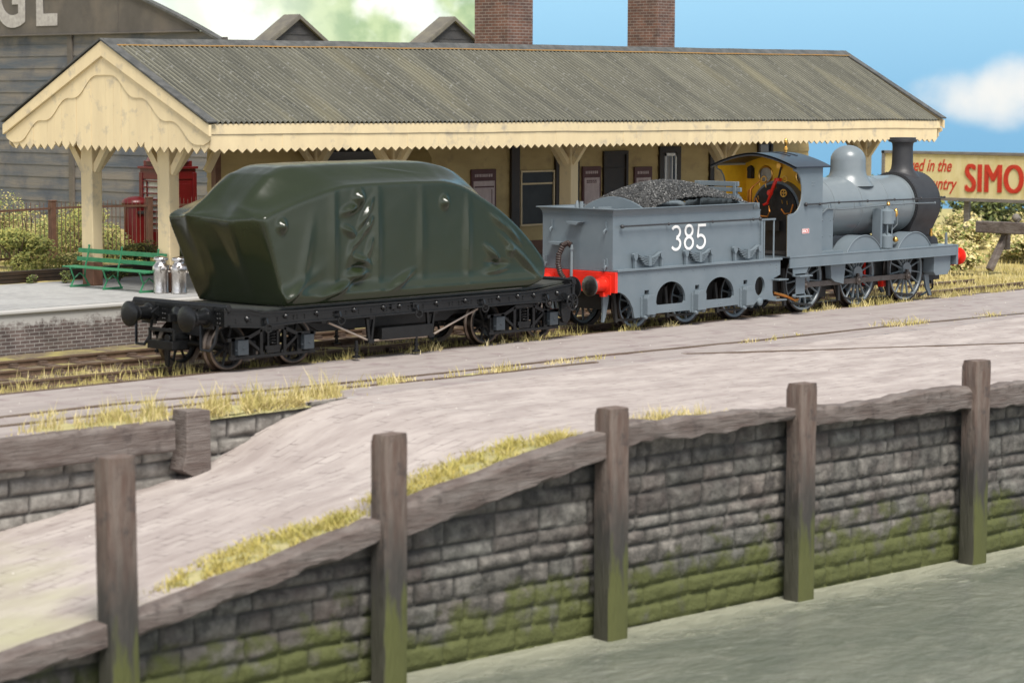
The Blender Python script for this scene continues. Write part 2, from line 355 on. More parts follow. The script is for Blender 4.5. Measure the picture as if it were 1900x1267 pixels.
# water
G['water'] = mat('green_water', (.135, .15, .12), (.195, .205, .165), sc=.35, stretch=(1, 2.2, 1), rough=.09, spec=.5, c3=(.28, .28, .23), sc3=1.0, lo3=.60, hi3=.80)
def water_fix():
    m = G['water']; n = m.node_tree.nodes; l = m.node_tree.links; b, src = colour_out(m)
    tc = n.new('ShaderNodeTexCoord')
    mp = n.new('ShaderNodeMapping'); mp.inputs['Scale'].default_value = (1.0, 1.7, 1); mp.inputs['Rotation'].default_value = (0, 0, -.07); l.new(tc.outputs['Object'], mp.inputs[0])
    t = n.new('ShaderNodeTexNoise'); t.inputs['Scale'].default_value = 1.9; t.inputs['Detail'].default_value = 9; t.inputs['Roughness'].default_value = .68; t.inputs['Distortion'].default_value = .3; l.new(mp.outputs[0], t.inputs[0])
    r = n.new('ShaderNodeMapRange'); r.inputs['From Min'].default_value = .56; r.inputs['From Max'].default_value = .70; r.inputs['To Max'].default_value = .6; l.new(t.outputs[0], r.inputs['Value'])
    mx = n.new('ShaderNodeMix'); mx.data_type = 'RGBA'; mx.inputs['B'].default_value = (.30, .31, .25, 1); l.new(src, mx.inputs['A']); l.new(r.outputs[0], mx.inputs['Factor'])
    # foam and scum lying against the foot of the wall
    sp = n.new('ShaderNodeSeparateXYZ'); l.new(tc.outputs['Object'], sp.inputs[0])
    dist = n.new('ShaderNodeMath'); dist.operation = 'MULTIPLY_ADD'; dist.inputs[1].default_value = .0733; l.new(sp.outputs['X'], dist.inputs[0]); l.new(sp.outputs['Y'], dist.inputs[2])
    ad = n.new('ShaderNodeMath'); ad.operation = 'MULTIPLY_ADD'; ad.inputs[1].default_value = 1.6; l.new(t.outputs[0], ad.inputs[0]); l.new(dist.outputs[0], ad.inputs[2])
    r3 = n.new('ShaderNodeMapRange'); r3.inputs['From Min'].default_value = -13.35+.8; r3.inputs['From Max'].default_value = -12.3+.8; r3.inputs['To Max'].default_value = .85; l.new(ad.outputs[0], r3.inputs['Value'])
    mx3 = n.new('ShaderNodeMix'); mx3.data_type = 'RGBA'; mx3.inputs['B'].default_value = (.36, .36, .27, 1); l.new(mx.outputs['Result'], mx3.inputs['A']); l.new(r3.outputs[0], mx3.inputs['Factor'])
    l.new(mx3.outputs['Result'], b.inputs['Base Color'])
    ro = n.new('ShaderNodeMapRange'); ro.inputs['To Min'].default_value = .14; ro.inputs['To Max'].default_value = .5; l.new(r3.outputs[0], ro.inputs['Value']); l.new(ro.outputs[0], b.inputs['Roughness'])
    bp = n.new('ShaderNodeBump'); bp.inputs['Strength'].default_value = .8; bp.inputs['Distance'].default_value = .2; l.new(t.outputs[0], bp.inputs['Height']); l.new(bp.outputs[0], b.inputs['Normal'])
water_fix()
wb = MB(); wb.add([(-120, -90, -3.0), (150, -90, -3.0), (150, -8, -3.0), (-120, -8, -3.0)], [(0, 1, 2, 3)])
tag(obj('water', wb, G['water'], fix=False), kind='structure')

# painted backdrop board that serves as the sky
def sky_board():
    m = bpy.data.materials.new('painted_sky'); m.use_nodes = True; n = m.node_tree.nodes; l = m.node_tree.links
    b = n['Principled BSDF']; b.inputs['Roughness'].default_value = .95; b.inputs['Specular IOR Level'].default_value = .1
    uv = n.new('ShaderNodeUVMap'); sp = n.new('ShaderNodeSeparateXYZ'); l.new(uv.outputs[0], sp.inputs[0])
    def rmp(src, a, z, lo=0, hi=1, smooth=True):
        r = n.new('ShaderNodeMapRange'); r.interpolation_type = 'SMOOTHSTEP' if smooth else 'LINEAR'
        r.inputs['From Min'].default_value = a; r.inputs['From Max'].default_value = z; r.inputs['To Min'].default_value = lo; r.inputs['To Max'].default_value = hi
        l.new(src, r.inputs['Value']); return r.outputs[0]
    def mix(fa, A, B):
        x = n.new('ShaderNodeMix'); x.data_type = 'RGBA'; l.new(fa, x.inputs['Factor'])
        for k, v in (('A', A), ('B', B)):
            if isinstance(v, tuple): x.inputs[k].default_value = (*v, 1)
            else: l.new(v, x.inputs[k])
        return x.outputs['Result']
    def nz(scale, det=4, off=(0, 0, 0)):
        mp = n.new('ShaderNodeMapping'); mp.inputs['Location'].default_value = off; l.new(uv.outputs[0], mp.inputs[0])
        t = n.new('ShaderNodeTexNoise'); t.inputs['Scale'].default_value = scale; t.inputs['Detail'].default_value = det; l.new(mp.outputs[0], t.inputs[0]); return t.outputs[0]
    def math2(op, a, b_):
        x = n.new('ShaderNodeMath'); x.operation = op
        for i, v in enumerate((a, b_)):
            if isinstance(v, (int, float)): x.inputs[i].default_value = v
            else: l.new(v, x.inputs[i])
        return x.outputs[0]
    U, V = sp.outputs[0], sp.outputs[1]      # metres along the board, metres up
    blue = mix(rmp(V, 1, 13), (.145, .33, .56), (.27, .49, .69))
    # one painted cumulus
    du = math2('DIVIDE', math2('SUBTRACT', U, 23.0), 5.6); dv = math2('DIVIDE', math2('SUBTRACT', V, 5.5), 1.7)
    rr = math2('ADD', math2('MULTIPLY', du, du), math2('MULTIPLY', dv, dv))
    cl = rmp(math2('ADD', rr, math2('MULTIPLY', nz(.35, 5), 1.6)), 1.85, .7)
    col = mix(cl, blue, (.60, .62, .66))
    # hazy white sky with washed-in trees on the left
    wht = mix(rmp(nz(.16, 3, (9, 4, 0)), .42, .62), (.72, .76, .76), (.62, .70, .76))
    tr = rmp(nz(.24, 6, (3, 3.4, 0)), .42, .54)
    grn = mix(rmp(nz(.7, 4, (1, 7, 0)), .35, .6), (.27, .38, .24), (.43, .53, .34))
    dense = rmp(U, -14.0, -6.0, .35, 1.0)
    wht = mix(math2('MULTIPLY', tr, dense), wht, grn)
    col = mix(rmp(U, -1.2, .2), wht, col)
    l.new(col, b.inputs['Base Color'])
    R = 112.0; b_ = MB(); N = 90; H = [-6, 0, 6, 12, 20, 26]
    hd = math.radians(42.39); uvs = []
    for i in range(N+1):
        t = math.radians(-62+124*i/N)     # angle to the right of the view heading
        for h in H:
            b_.v.append((CAM.x+R*math.cos(hd-t), CAM.y+R*math.sin(hd-t), h)); uvs.append((R*t, h))
    k = len(H)
    for i in range(N):
        for j in range(k-1): b_.f.append((i*k+j, (i+1)*k+j, (i+1)*k+j+1, i*k+j+1)); b_.m.append(0)
    o = obj('sky', b_, m, fix=False, angle=180)
    ul = o.data.uv_layers.new(name='UVMap')
    for lp in o.data.loops: ul.data[lp.index].uv = uvs[lp.vertex_index]
    tag(o, kind='structure')
sky_board()

# ================================================================ QUAY WALL
G['stone'] = None
def stone_material():
    m = mat('coursed_stone', (.045, .042, .038), (.21, .20, .175), sc=4.2, rough=.8, bump=1, bsc=11, lo=.34, hi=.70, c3=(.085, .07, .062), sc3=1.3, lo3=.5, hi3=.72)
    n = m.node_tree.nodes; l = m.node_tree.links; b, src = colour_out(m)
    at = n.new('ShaderNodeAttribute'); at.attribute_name = 'joint'      # 0 = in a mortar joint, 1 = on the stone
    mx = n.new('ShaderNodeMix'); mx.data_type = 'RGBA'; mx.inputs['A'].default_value = (.035, .034, .03, 1); l.new(src, mx.inputs['B']); l.new(at.outputs['Fac'], mx.inputs['Factor']); l.new(mx.outputs['Result'], b.inputs['Base Color'])
    at2 = n.new('ShaderNodeAttribute'); at2.attribute_name = 'tone'
    mm = n.new('ShaderNodeMix'); mm.data_type = 'RGBA'; mm.blend_type = 'MULTIPLY'; mm.inputs['Factor'].default_value = 1; l.new(mx.outputs['Result'], mm.inputs['A']); l.new(at2.outputs['Color'], mm.inputs['B'])
    l.new(mm.outputs['Result'], b.inputs['Base Color'])
    add_layer(m, (.035, .037, .028), 'Z', -1.5, -3.4, 1.6, 1.6, 'World')
    # moss on the faces of the stones, less of it in the joints
    add_layer(m, (.072, .080, .021), 'Z', -1.95, -2.5, 2.1, 2.8, 'World')
    return m
def stone_wall(name, label, s0, s1, ztop, zbot, P, N, base, res=.04, rows_seed=3, mat_=None, course=(.22, .40), lens=(.45, 1.1)):
    """masonry relief: irregular courses of pillow-faced blocks. P(s,o,z) -> world"""
    r = random.Random(rows_seed); zs = [zbot]
    while zs[-1] < ztop+.3: zs.append(zs[-1]+r.uniform(*course))
    rows = []
    for k in range(len(zs)-1):
        cuts = [s0-r.random()]
        while cuts[-1] < s1+1: cuts.append(cuts[-1]+r.uniform(*lens)*(1.25 if zs[k+1]-zs[k] < .25 else 1))
        rows.append((np.array(cuts), [(r.random(), r.random(), r.uniform(-.015, .02)) for _ in cuts]))
    S = np.concatenate([np.arange(s0, min(s1, 12)+res, res), np.arange(12.1, s1, .11)]); Z = np.arange(zbot, ztop+res, res); b = MB(); jo = []; tone = []
    nz = len(Z); row_of = np.clip(np.searchsorted(zs, Z, 'right')-1, 0, len(rows)-1)
    for s in S:
        wob = .02*fbm(s*.7, 1.3)
        for j, z in enumerate(Z):
            zz = z+.03*math.sin(s*.8+row_of[j])*.4+wob
            k = min(max(int(np.searchsorted(zs, zz, 'right'))-1, 0), len(rows)-1); cuts, info = rows[k]
            ss = s+.02*fbm(s*2, z*2, 5)
            q = int(np.searchsorted(cuts, ss, 'right'))-1; q = min(max(q, 0), len(cuts)-2)
            d = min(ss-cuts[q], cuts[q+1]-ss, zz-zs[k], zs[k+1]-zz)
            h = min(1, max(0, d-.012)/.075); h = math.sqrt(max(0, 1-(1-h)**2))
            o = -(.075*h+info[q][2]*h+.03*h*fbm(s*3.2, z*4.2, q*1.0+k))
            p = P(s, o, z); b.v.append((p.x, p.y, p.z)); jo.append(min(1, max(0, (d-.006)/.03))); t = .75+.5*info[q][0]; w = info[q][1]
            tone.append((t*(1+.07*w), t*(1-.02*w), t*(1-.03*w), 1))
    for i in range(len(S)-1):
        for j in range(nz-1): b.f.append((i*nz+j, (i+1)*nz+j, (i+1)*nz+j+1, i*nz+j+1)); b.m.append(0)
    o = obj(name, b, mat_, loc=base, fix=False, angle=180)
    a = o.data.attributes.new('joint', 'FLOAT', 'POINT'); a.data.foreach_set('value', jo)
    a = o.data.attributes.new('tone', 'FLOAT_COLOR', 'POINT'); a.data.foreach_set('color', [c for t in tone for c in t])
    return tag(o, label, 'wall')
G['stone'] = stone_material()
add_layer(G['stone'], (.05, .045, .04), 'Z', .4, -.3, 1.8, 1.4, 'World') if False else None
stone_wall('quay_wall', 'mossy coursed stone quay wall standing in the green water behind the tall timber posts', -13.5, 44, .02, -3.25, lambda s, o, z: Q(s, .36+o, z), QN, Q(0, .36, -3), mat_=G['stone'])
# the sloping top of the wall is hidden by the timbers; cut it down under the ramp
_w = bpy.data.objects['quay_wall']
for v in _w.data.vertices:
    wx = v.co.x+_w.location.x; zt = edge_z(wx)-.12; wz = v.co.z+_w.location.z
    if wz > zt: v.co.z = zt-_w.location.z

# posts
def post_mesh(cx, w, dp, ztop, zbot, lean, seed):
    r = random.Random(seed); b = MB(); rs = []; n = 30
    for i in range(n+1):
        z = zbot+(ztop-zbot)*i/n; t = i/n; ring = []
        ww = w*(1+.05*fbm(z*.8, seed)); dd = dp*(1+.05*fbm(z*.8, seed+9))
        e = .03 if i == n else 0
        if i == n: ww -= .03; dd -= .03
        pts = [(-1, -1), (-.8, -1.0), (0, -1), (.8, -1.0), (1, -1), (1, -.8), (1, 0), (1, .8), (1, 1), (0, 1), (-1, 1), (-1, .8), (-1, 0), (-1, -.8)]
        for k, (a, c) in enumerate(pts):
            j = .012*fbm(a*3+seed, c*3, z*2.5)
            cut = .93 if (abs(a) == 1 and abs(c) == 1) else 1
            ring.append(Q(cx+lean*(z-zbot)+a*cut*ww/2+j, -.2+dd/2+c*cut*dd/2+j, z-e*.5+.012*fbm(a*4, c*4, seed)))
        rs.append(ring)
    b.rings(rs); return b
posts = [(-9.27, .43, .34, .66, -.012, 'leftmost quay post, tall with a rounded top, rising from the foot of the ramp'),
         (-4.80, .42, .34, .54, .004, 'second quay post from the left with a notched top beside the grassy ramp edge'),
         (-.37, .42, .36, .53, .0, 'quay post at the top of the ramp, third of five from the left'),
         (4.02, .42, .33, .57, .0, 'fourth quay post from the left, short above the worn edge timber'),
         (8.77, .42, .34, .61, .0, 'rightmost quay post with deep vertical grain at the far end of the wall')]
for k, (s, w_, d_, zt, ln, lab) in enumerate(posts):
    b = post_mesh(s, w_, d_, zt, -3.3, ln, k*3.7+1)
    o = obj('timber_post', b, G['tpost'], loc=Q(s, 0, -3), angle=30); tag(o, lab, 'post', 'tall timber posts of the quay wall')

def beam_mesh(pa, pb, ha, hb, depth, wave, seed, P, gnaw=.06):
    """edge timber: pa, pb = (s, ztop); ha, hb = heights; worn wavy edges"""
    n = max(8, int(abs(pb[0]-pa[0])/.12)); rs = []
    for i in range(n+1):
        t = i/n; s = pa[0]+(pb[0]-pa[0])*t; zt = pa[1]+(pb[1]-pa[1])*t; h = ha+(hb-ha)*t
        w1 = wave*(fbm(s*1.1, seed)+.4*fbm(s*4, seed+3)); w2 = wave*1.3*(fbm(s*1.3, seed+7)+.4*fbm(s*4.5, seed+5))
        g1 = gnaw*max(0, fbm(s*1.7, seed+11))*2; g2 = gnaw*max(0, fbm(s*1.4, seed+13))*2
        top = zt+w1; bot = zt-h+w2; md = (top+bot)/2
        ring = []
        for (o, z) in [(depth, top), (depth*.5, top+.006), (.022+g1, top), (.0+g1*.5, top-.018-g1*.4), (.0, top-.09), (0.008*fbm(s*3, seed), md), (.0, bot+.07), (g2*.5, bot+.02+g2*.3), (.02+g2, bot), (depth, bot)]:
            ring.append(P(s, o-.1+.012*fbm(s*5, z*6, seed), z))
        rs.append(ring)
    b = MB(); b.rings(rs); return b
beams = [((-14.5, -2.2), (-9.47, -1.45), .24, .32, 'lowest edge timber at the bottom left corner, greened with moss', .03),
         ((-9.07, -1.43), (-5.0, -.66), .29, .31, 'sloping edge timber of the ramp below the lower grass tuft', .03),
         ((-4.6, -.49), (-.57, .17), .47, .40, 'broad sloping edge timber below the upper grass patch on the ramp', .025),
         ((-.17, .24), (3.82, .17), .37, .2, 'worn level edge timber between the third and fourth posts', .05),
         ((4.22, .12), (8.57, .14), .32, .38, 'worn level edge timber between the fourth and fifth posts', .045),
         ((8.97, .1), (44.0, .06), .4, .35, 'scalloped edge timber running out of the picture right of the last post', .05)]
for k, (a, c, ha, hb, lab, wv) in enumerate(beams):
    b = beam_mesh(a, c, ha, hb, .34, wv, k*5.1+2, Q)
    tag(obj('edge_timber', b, G['timber'], loc=Q(a[0], 0, a[1]), angle=28), lab, 'timber', 'edge timbers along the quay')

# second wall, above the ramp on the left
def R2(s, o, z): return Vector((s, -5.35+o, z))
G['stone2'] = mat('pale_coursed_stone', (.13, .12, .105), (.31, .29, .26), sc=3.6, rough=.85, bump=.8, bsc=9, lo=.35, hi=.68)
def s2():
    m = G['stone2']; n = m.node_tree.nodes; l = m.node_tree.links; b, src = colour_out(m)
    at = n.new('ShaderNodeAttribute'); at.attribute_name = 'joint'
    mx = n.new('ShaderNodeMix'); mx.data_type = 'RGBA'; mx.inputs['A'].default_value = (.06, .055, .05, 1); l.new(src, mx.inputs['B']); l.new(at.outputs['Fac'], mx.inputs['Factor']); l.new(mx.outputs['Result'], b.inputs['Base Color'])
s2()
stone_wall('ramp_wall', 'low pale stone wall between the ramp and the track, left of the wagon', -16, -1.5, -.03, -2.0, R2, None, (-8, -5.35, -1), mat_=G['stone2'], rows_seed=8, course=(.24, .3), lens=(.55, 1.0))
b = beam_mesh((-16, .02), (-5.42, .0), .45, .5, .34, .02, 41, lambda s, o, z: R2(s, o-.22, z))
tag(obj('edge_timber', b, G['timber'], loc=(-8, -5.5, 0), angle=50), 'long edge timber on the low stone wall left of the ramp', 'timber', 'edge timbers along the quay')
b = MB()
b.prism([(-.26, .16), (.24, .13), (.25, -.97), (-.02, -.97), (-.34, -.80), (-.26, -.5)], -.17, .19, 'xz')
b.v = [(x-5.02+.01*fbm(z*3, y*9), y-5.62, z) for x, y, z in b.v]
tag(obj('timber_post', b, G['timber'], loc=(-5.0, -5.6, -.9), bevel=.02), 'short squat post at the end of the upper edge timber, left of the ramp', 'post')
# ================================================================ TRACKS
def rail(b, pts, w=.075, h=.13, top=0.0, foot=True):
    """flat-bottom / bullhead rail following pts (x,y)"""
    sec = [(-w/2, top), (w/2, top), (w/2, top-.035), (w*.16, top-.05), (w*.16, top-h+.02), (w*.8, top-h+.01), (w*.8, top-h), (-w*.8, top-h), (-w*.8, top-h+.01), (-w*.16, top-h+.02), (-w*.16, top-.05), (-w/2, top-.035)]
    rs = []
    for i, (x, y) in enumerate(pts):
        a = pts[max(i-1, 0)]; c = pts[min(i+1, len(pts)-1)]; d = Vector((c[0]-a[0], c[1]-a[1], 0)).normalized(); nn = Vector((-d.y, d.x, 0))
        rs.append([Vector((x, y, 0))+nn*u+Vector((0, 0, z)) for u, z in sec])
    b.rings(rs)
def track(label, ys, x0, x1, ztop=0.0, sleepers=True, sy=(None, None)):
    t = thing('railway_track', label, 'track', ((x0+x1)/2, sum(ys)/len(ys), -.1))
    for y in ys:
        b = MB(); rail(b, [(x0+(x1-x0)*i/10, y) for i in range(11)], top=ztop); obj('rail', b, G['rust'], t, smooth=False)
        c = MB(); c.box(x0, x1, y-.03, y+.03, ztop+.001, ztop+.004); obj('rail_head', c, G['railtop'], t, smooth=False)
    if sleepers:
        b = MB(); x = max(x0, -13); r = random.Random(5)
        while x < min(x1, 45):
            j = r.uniform(-.03, .03); b.box(x+j, x+.24+j, min(ys)-.45, max(ys)+.45, -.19, -.115+r.uniform(-.01, .01))
            for y in ys: b.box(x+.02+j, x+.2+j, y-.14, y-.05, -.12, -.05); b.box(x+.02+j, x+.2+j, y+.05, y+.14, -.12, -.05)
            x += .74
        tag(obj('sleepers', b, G['sleeper'], t, smooth=False), kind='stuff')
    return t
track('near track carrying the wagon and engine, grassy between its rusty rails', (-.70, .66), -55, 110)
track('far track lying against the foot of the brick platform, bare rusty rails', (2.25, 3.68), -55, 31)
def inset(label, paths):
    t = thing('inset_track', label, 'track', (5, -4, 0))
    for pts in paths:
        a = MB(); nn = []
        for off, w_, z in ((0, .07, .016),):
            rs = []
            for i, (x, y) in enumerate(pts):
                rs.append([(x, y-w_/2, -.03), (x, y+w_/2, -.03), (x, y+w_/2, z), (x, y-w_/2, z)])
            a.rings(rs)
        obj('rail', a, G['railtop'], t, smooth=False)
        g = MB(); rs = [[(x, y+.045, -.02), (x, y+.09, -.02), (x, y+.09, .013), (x, y+.045, .013)] for x, y in pts]; g.rings(rs)
        rs = [[(x, y-.07, -.02), (x, y-.045, -.02), (x, y-.045, .013), (x, y-.07, .013)] for x, y in pts]; g.rings(rs)
        obj('flangeway', g, G['sleeper'], t, smooth=False)
    return t
S1 = [(-40, -2.2), (-12, -3.0), (-7.1, -3.33), (-4.8, -3.3), (-2.8, -3.55), (.8, -3.85), (3.2, -4.0), (6.8, -4.0), (11.6, -4.35), (17.7, -4.55), (21.8, -4.9), (40, -6.2), (90, -12)]
def dense(p, n=6):
    out = []
    for (a, b), (c, d) in zip(p[:-1], p[1:]):
        out += [(a+(c-a)*i/n, b+(d-b)*i/n) for i in range(n)]
    return out+[p[-1]]
inset('pair of siding rails sunk flush in the quay paving, the grassy line nearest the wagon', [dense(S1), [(-30, -4.15), (-6.0, -4.25), (-.5, -4.35), (2.5, -4.62), (4.5, -4.7), (6, -4.75)]])
inset('diverging siding rail sunk in the bare paving towards the right of the quay', [[(8.46, -5.0), (10.8, -6.35), (15.3, -8.75), (24, -13.2)]])

# ================================================================ PLATFORM
def brick_mat(name, c1, c2, mortar, bw, rh, ms, axis, rough=.8, bump=.3, extra=None):
    """axis: 'x' wall facing -y ; 'y' wall facing -x ; 'xy' both by normal"""
    m = bpy.data.materials.new(name); m.use_nodes = True; n = m.node_tree.nodes; l = m.node_tree.links; b = n['Principled BSDF']; b.inputs['Roughness'].default_value = rough
    tc = n.new('ShaderNodeTexCoord'); sp = n.new('ShaderNodeSeparateXYZ'); l.new(tc.outputs['Object'], sp.inputs[0])
    cb = n.new('ShaderNodeCombineXYZ')
    ad = n.new('ShaderNodeMath'); l.new(sp.outputs['X'], ad.inputs[0]); l.new(sp.outputs['Y'], ad.inputs[1]); ad.operation = 'ADD'
    l.new(ad.outputs[0], cb.inputs['X']); l.new(sp.outputs['Z'], cb.inputs['Y'])
    br = n.new('ShaderNodeTexBrick'); br.inputs['Scale'].default_value = 1; br.inputs['Brick Width'].default_value = bw; br.inputs['Row Height'].default_value = rh; br.inputs['Mortar Size'].default_value = ms; br.inputs['Bias'].default_value = 0
    br.inputs['Color1'].default_value = (*c1, 1); br.inputs['Color2'].default_value = (*c2, 1); br.inputs['Mortar'].default_value = (*mortar, 1); l.new(cb.outputs[0], br.inputs['Vector'])
    t = n.new('ShaderNodeTexNoise'); t.inputs['Scale'].default_value = 3; t.inputs['Detail'].default_value = 5; l.new(tc.outputs['Object'], t.inputs[0])
    r = n.new('ShaderNodeMapRange'); r.inputs['From Min'].default_value = .3; r.inputs['From Max'].default_value = .7; r.inputs['To Min'].default_value = .7; r.inputs['To Max'].default_value = 1.25; l.new(t.outputs[0], r.inputs['Value'])
    mm = n.new('ShaderNodeMix'); mm.data_type = 'RGBA'; mm.blend_type = 'MULTIPLY'; mm.inputs['Factor'].default_value = 1; l.new(br.outputs['Color'], mm.inputs['A']); l.new(r.outputs[0], mm.inputs['B']); l.new(mm.outputs['Result'], b.inputs['Base Color'])
    bp = n.new('ShaderNodeBump'); bp.invert = True; bp.inputs['Strength'].default_value = bump; bp.inputs['Distance'].default_value = .02; l.new(br.outputs['Fac'], bp.inputs['Height']); l.new(bp.outputs[0], b.inputs['Normal'])
    return m
G['pbrick'] = brick_mat('platform_brick', (.075, .055, .052), (.12, .09, .082), (.26, .25, .235), .24, .078, .008, 'x')
add_layer(G['pbrick'], (.40, .39, .37), 'Z', .10, .26, 9, .5)
G['cbrick'] = brick_mat('chimney_brick', (.15, .07, .045), (.095, .052, .04), (.22, .18, .15), .25, .085, .010, 'x')
pl = thing('station_platform', 'grey gritty platform with a whitened brick face beside the far track', 'platform', (10, 8, .3))
pb = MB(); pb.box(-50, 33.2, 5.62, 5.9, -.2, .70); obj('brick_face', pb, G['pbrick'], pl, smooth=False)
pb = MB(); pb.box(-50, 33.25, 5.56, 5.96, .702, .765); obj('coping', pb, G['pbrick'], pl, bevel=.015)
pb = MB(); pb.box(-50, 33.2, 5.9, 11.6, .3, .78); obj('surface', pb, G['platf'], pl, smooth=False)
e = MB(); e.box(-50, 9.0, 11.6, 11.78, .7, 1.07)
for i in range(3): e.box(-50, 9.0, 11.585, 11.6, .80+i*.09, .87+i*.09)
tag(obj('timber_edging', e, G['dbrown'], loc=(-3, 11.7, .8), bevel=.006), 'dark brown board edging along the back of the platform', 'edging')

# ================================================================ STATION BUILDING
def lap_rows(b, P, a_of_z, z0, z1, row=.34, lap=.035):
    """weatherboards: each row leans out at its foot. P(u, o, z)"""
    z = z0
    while z < z1-.01:
        zt = min(z+row, z1); a0, a1 = a_of_z(z); c0, c1 = a_of_z(zt)
        if a1-a0 > .02 and c1-c0 > -.01:
            b.add([P(a0, -lap, z), P(a1, -lap, z), P(c1, 0, zt), P(c0, 0, zt), P(a0, .02, z), P(a1, .02, z)], [(0, 1, 2, 3), (4, 5, 1, 0)])
        z = zt
BX0, BX1, BY = 9.25, 34.0, 10.3
st = thing('station_building', 'cream weatherboarded station building under the long grey canopy', 'station', ((BX0+BX1)/2, 12, .8))
b = MB(); FR = lambda u, o, z: (u, BY+o, z)
lap_rows(b, FR, lambda z: (BX0, 12.75-max(0, (z-3.75)*.6)) , .8, 4.6)
lap_rows(b, FR, lambda z: (16.6+max(0, (z-3.4)*-.7+.3) if z > 3.4 else 16.9, BX1), .8, 4.6)
lap_rows(b, lambda u, o, z: (BX0+o, u, z), lambda z: (BY, 10.6), .8, 4.6)
lap_rows(b, lambda u, o, z: (BX1-o, u, z), lambda z: (BY, 14.4), .8, 4.6)
obj('wall', b, G['creamw'], st, smooth=False, fix=False)
b = MB(); b.box(BX0+.05, 12.7, BY+.05, 10.6, .75, 4.58); b.box(16.95, BX1-.05, BY+.05, 14.4, .75, 4.58); obj('inner_wall', b, G['creamw'], st, smooth=False)
b = MB(); b.box(12.7, 16.95, 12.6, 12.7, .8, 4.6)
for i in range(9): b.box(12.72, 16.93, 12.5, 12.6, .9+i*.42, 1.16+i*.42)
obj('goods_doorway', b, G['shed'], st, bevel=.01)
b = MB(); b.box(BX0-.1, 12.72, BY-.05, BY-.001, .8, 1.2); b.box(16.9, BX1, BY-.05, BY-.001, .8, 1.2); obj('plinth', b, G['brownw'], st, bevel=.01)
b = MB(); b.box(BX0-.06, BX0+.12, BY-.07, BY+.1, 1.2, 4.5); obj('corner_post', b, G['brownw'], st, bevel=.01)
b = MB(); b.box(12.66, 12.8, BY-.06, BY+.1, .8, 3.6); obj('corner_post', b, G['brownw'], st, bevel=.01)
b = MB(); b.bar((9.35, 9.9, 4.45), (8.75, 10.05, 3.35), .18, .16); obj('awning_brace', b, G['cream'], st, bevel=.01)
def opening(name, x0, x1, z0, z1, frame_m, panel_m, fw=.08, mull=(), pane=None):
    f = MB(); f.box(x0-fw, x1+fw, BY-.10, BY-.026, z1, z1+fw); f.box(x0-fw, x0, BY-.10, BY-.026, z0, z1); f.box(x1, x1+fw, BY-.10, BY-.026, z0, z1)
    if z0 > 1.0: f.box(x0-fw-.03, x1+fw+.03, BY-.14, BY-.026, z0-fw, z0)
    for t in mull:
        if t[0] == 'v': f.box(t[1]-.025, t[1]+.025, BY-.075, BY-.03, z0, z1)
        else: f.box(x0, x1, BY-.073, BY-.03, t[1]-.025, t[1]+.025)
    o = obj(name, f, frame_m, st, bevel=.006)
    p = MB(); p.box(x0, x1, BY-.052, BY-.027, z0, z1); obj('pane' if name == 'window' else 'leaf', p, panel_m, o, smooth=False)
G['dglass'] = mat('dark_glass', (.03, .031, .028), (.045, .046, .042), sc=2, rough=.35, spec=.25)
G['curtain'] = mat('curtained_glass', (.30, .27, .23), (.02, .02, .02), sc=1.2, stretch=(3, 1, .2), rough=.2, lo=.52, hi=.54)
for x0, x1 in ((19.88, 20.22), (21.74, 21.98), (22.6, 22.75)):
    b = MB(); b.box(x0, x1, BY-.12, BY-.03, .8, 4.5); obj('pilaster', b, G['dbrown'], st, bevel=.01)
opening('window', 20.34, 21.66, 1.66, 3.1, G['cream'], G['dglass'], .05, mull=(('h', 2.78),))
opening('door', 23.95, 24.85, .82, 3.55, G['dbrown'], G['dbrown'], .1, mull=(('h', 3.15),))
opening('window', 26.6, 27.2, 1.5, 3.55, G['dbrown'], G['curtain'], .2)
b = MB(); b.box(26.62, 26.68, BY-.12, BY-.1, 1.5, 3.55); b.box(27.1, 27.16, BY-.12, BY-.1, 1.5, 3.55); b.box(26.62, 27.16, BY-.12, BY-.1, 3.47, 3.55); b.box(26.68, 27.1, BY-.12, BY-.1, 2.68, 2.73); b.box(26.94, 26.98, BY-.12, BY-.1, 1.5, 3.47)
obj('sash_bars', b, G['white'], st)
opening('door', 28.9, 29.4, .82, 3.5, G['dbrown'], G['dbrown'], .08, mull=(('h', 3.1),))
opening('window', 31.35, 31.9, 2.0, 3.75, G['dbrown'], G['curtain'], .1)
b = MB(); b.box(20.34, 21.66, BY-.064, BY-.055, 2.82, 3.08); obj('ticket_board', b, G['dglass'], st)
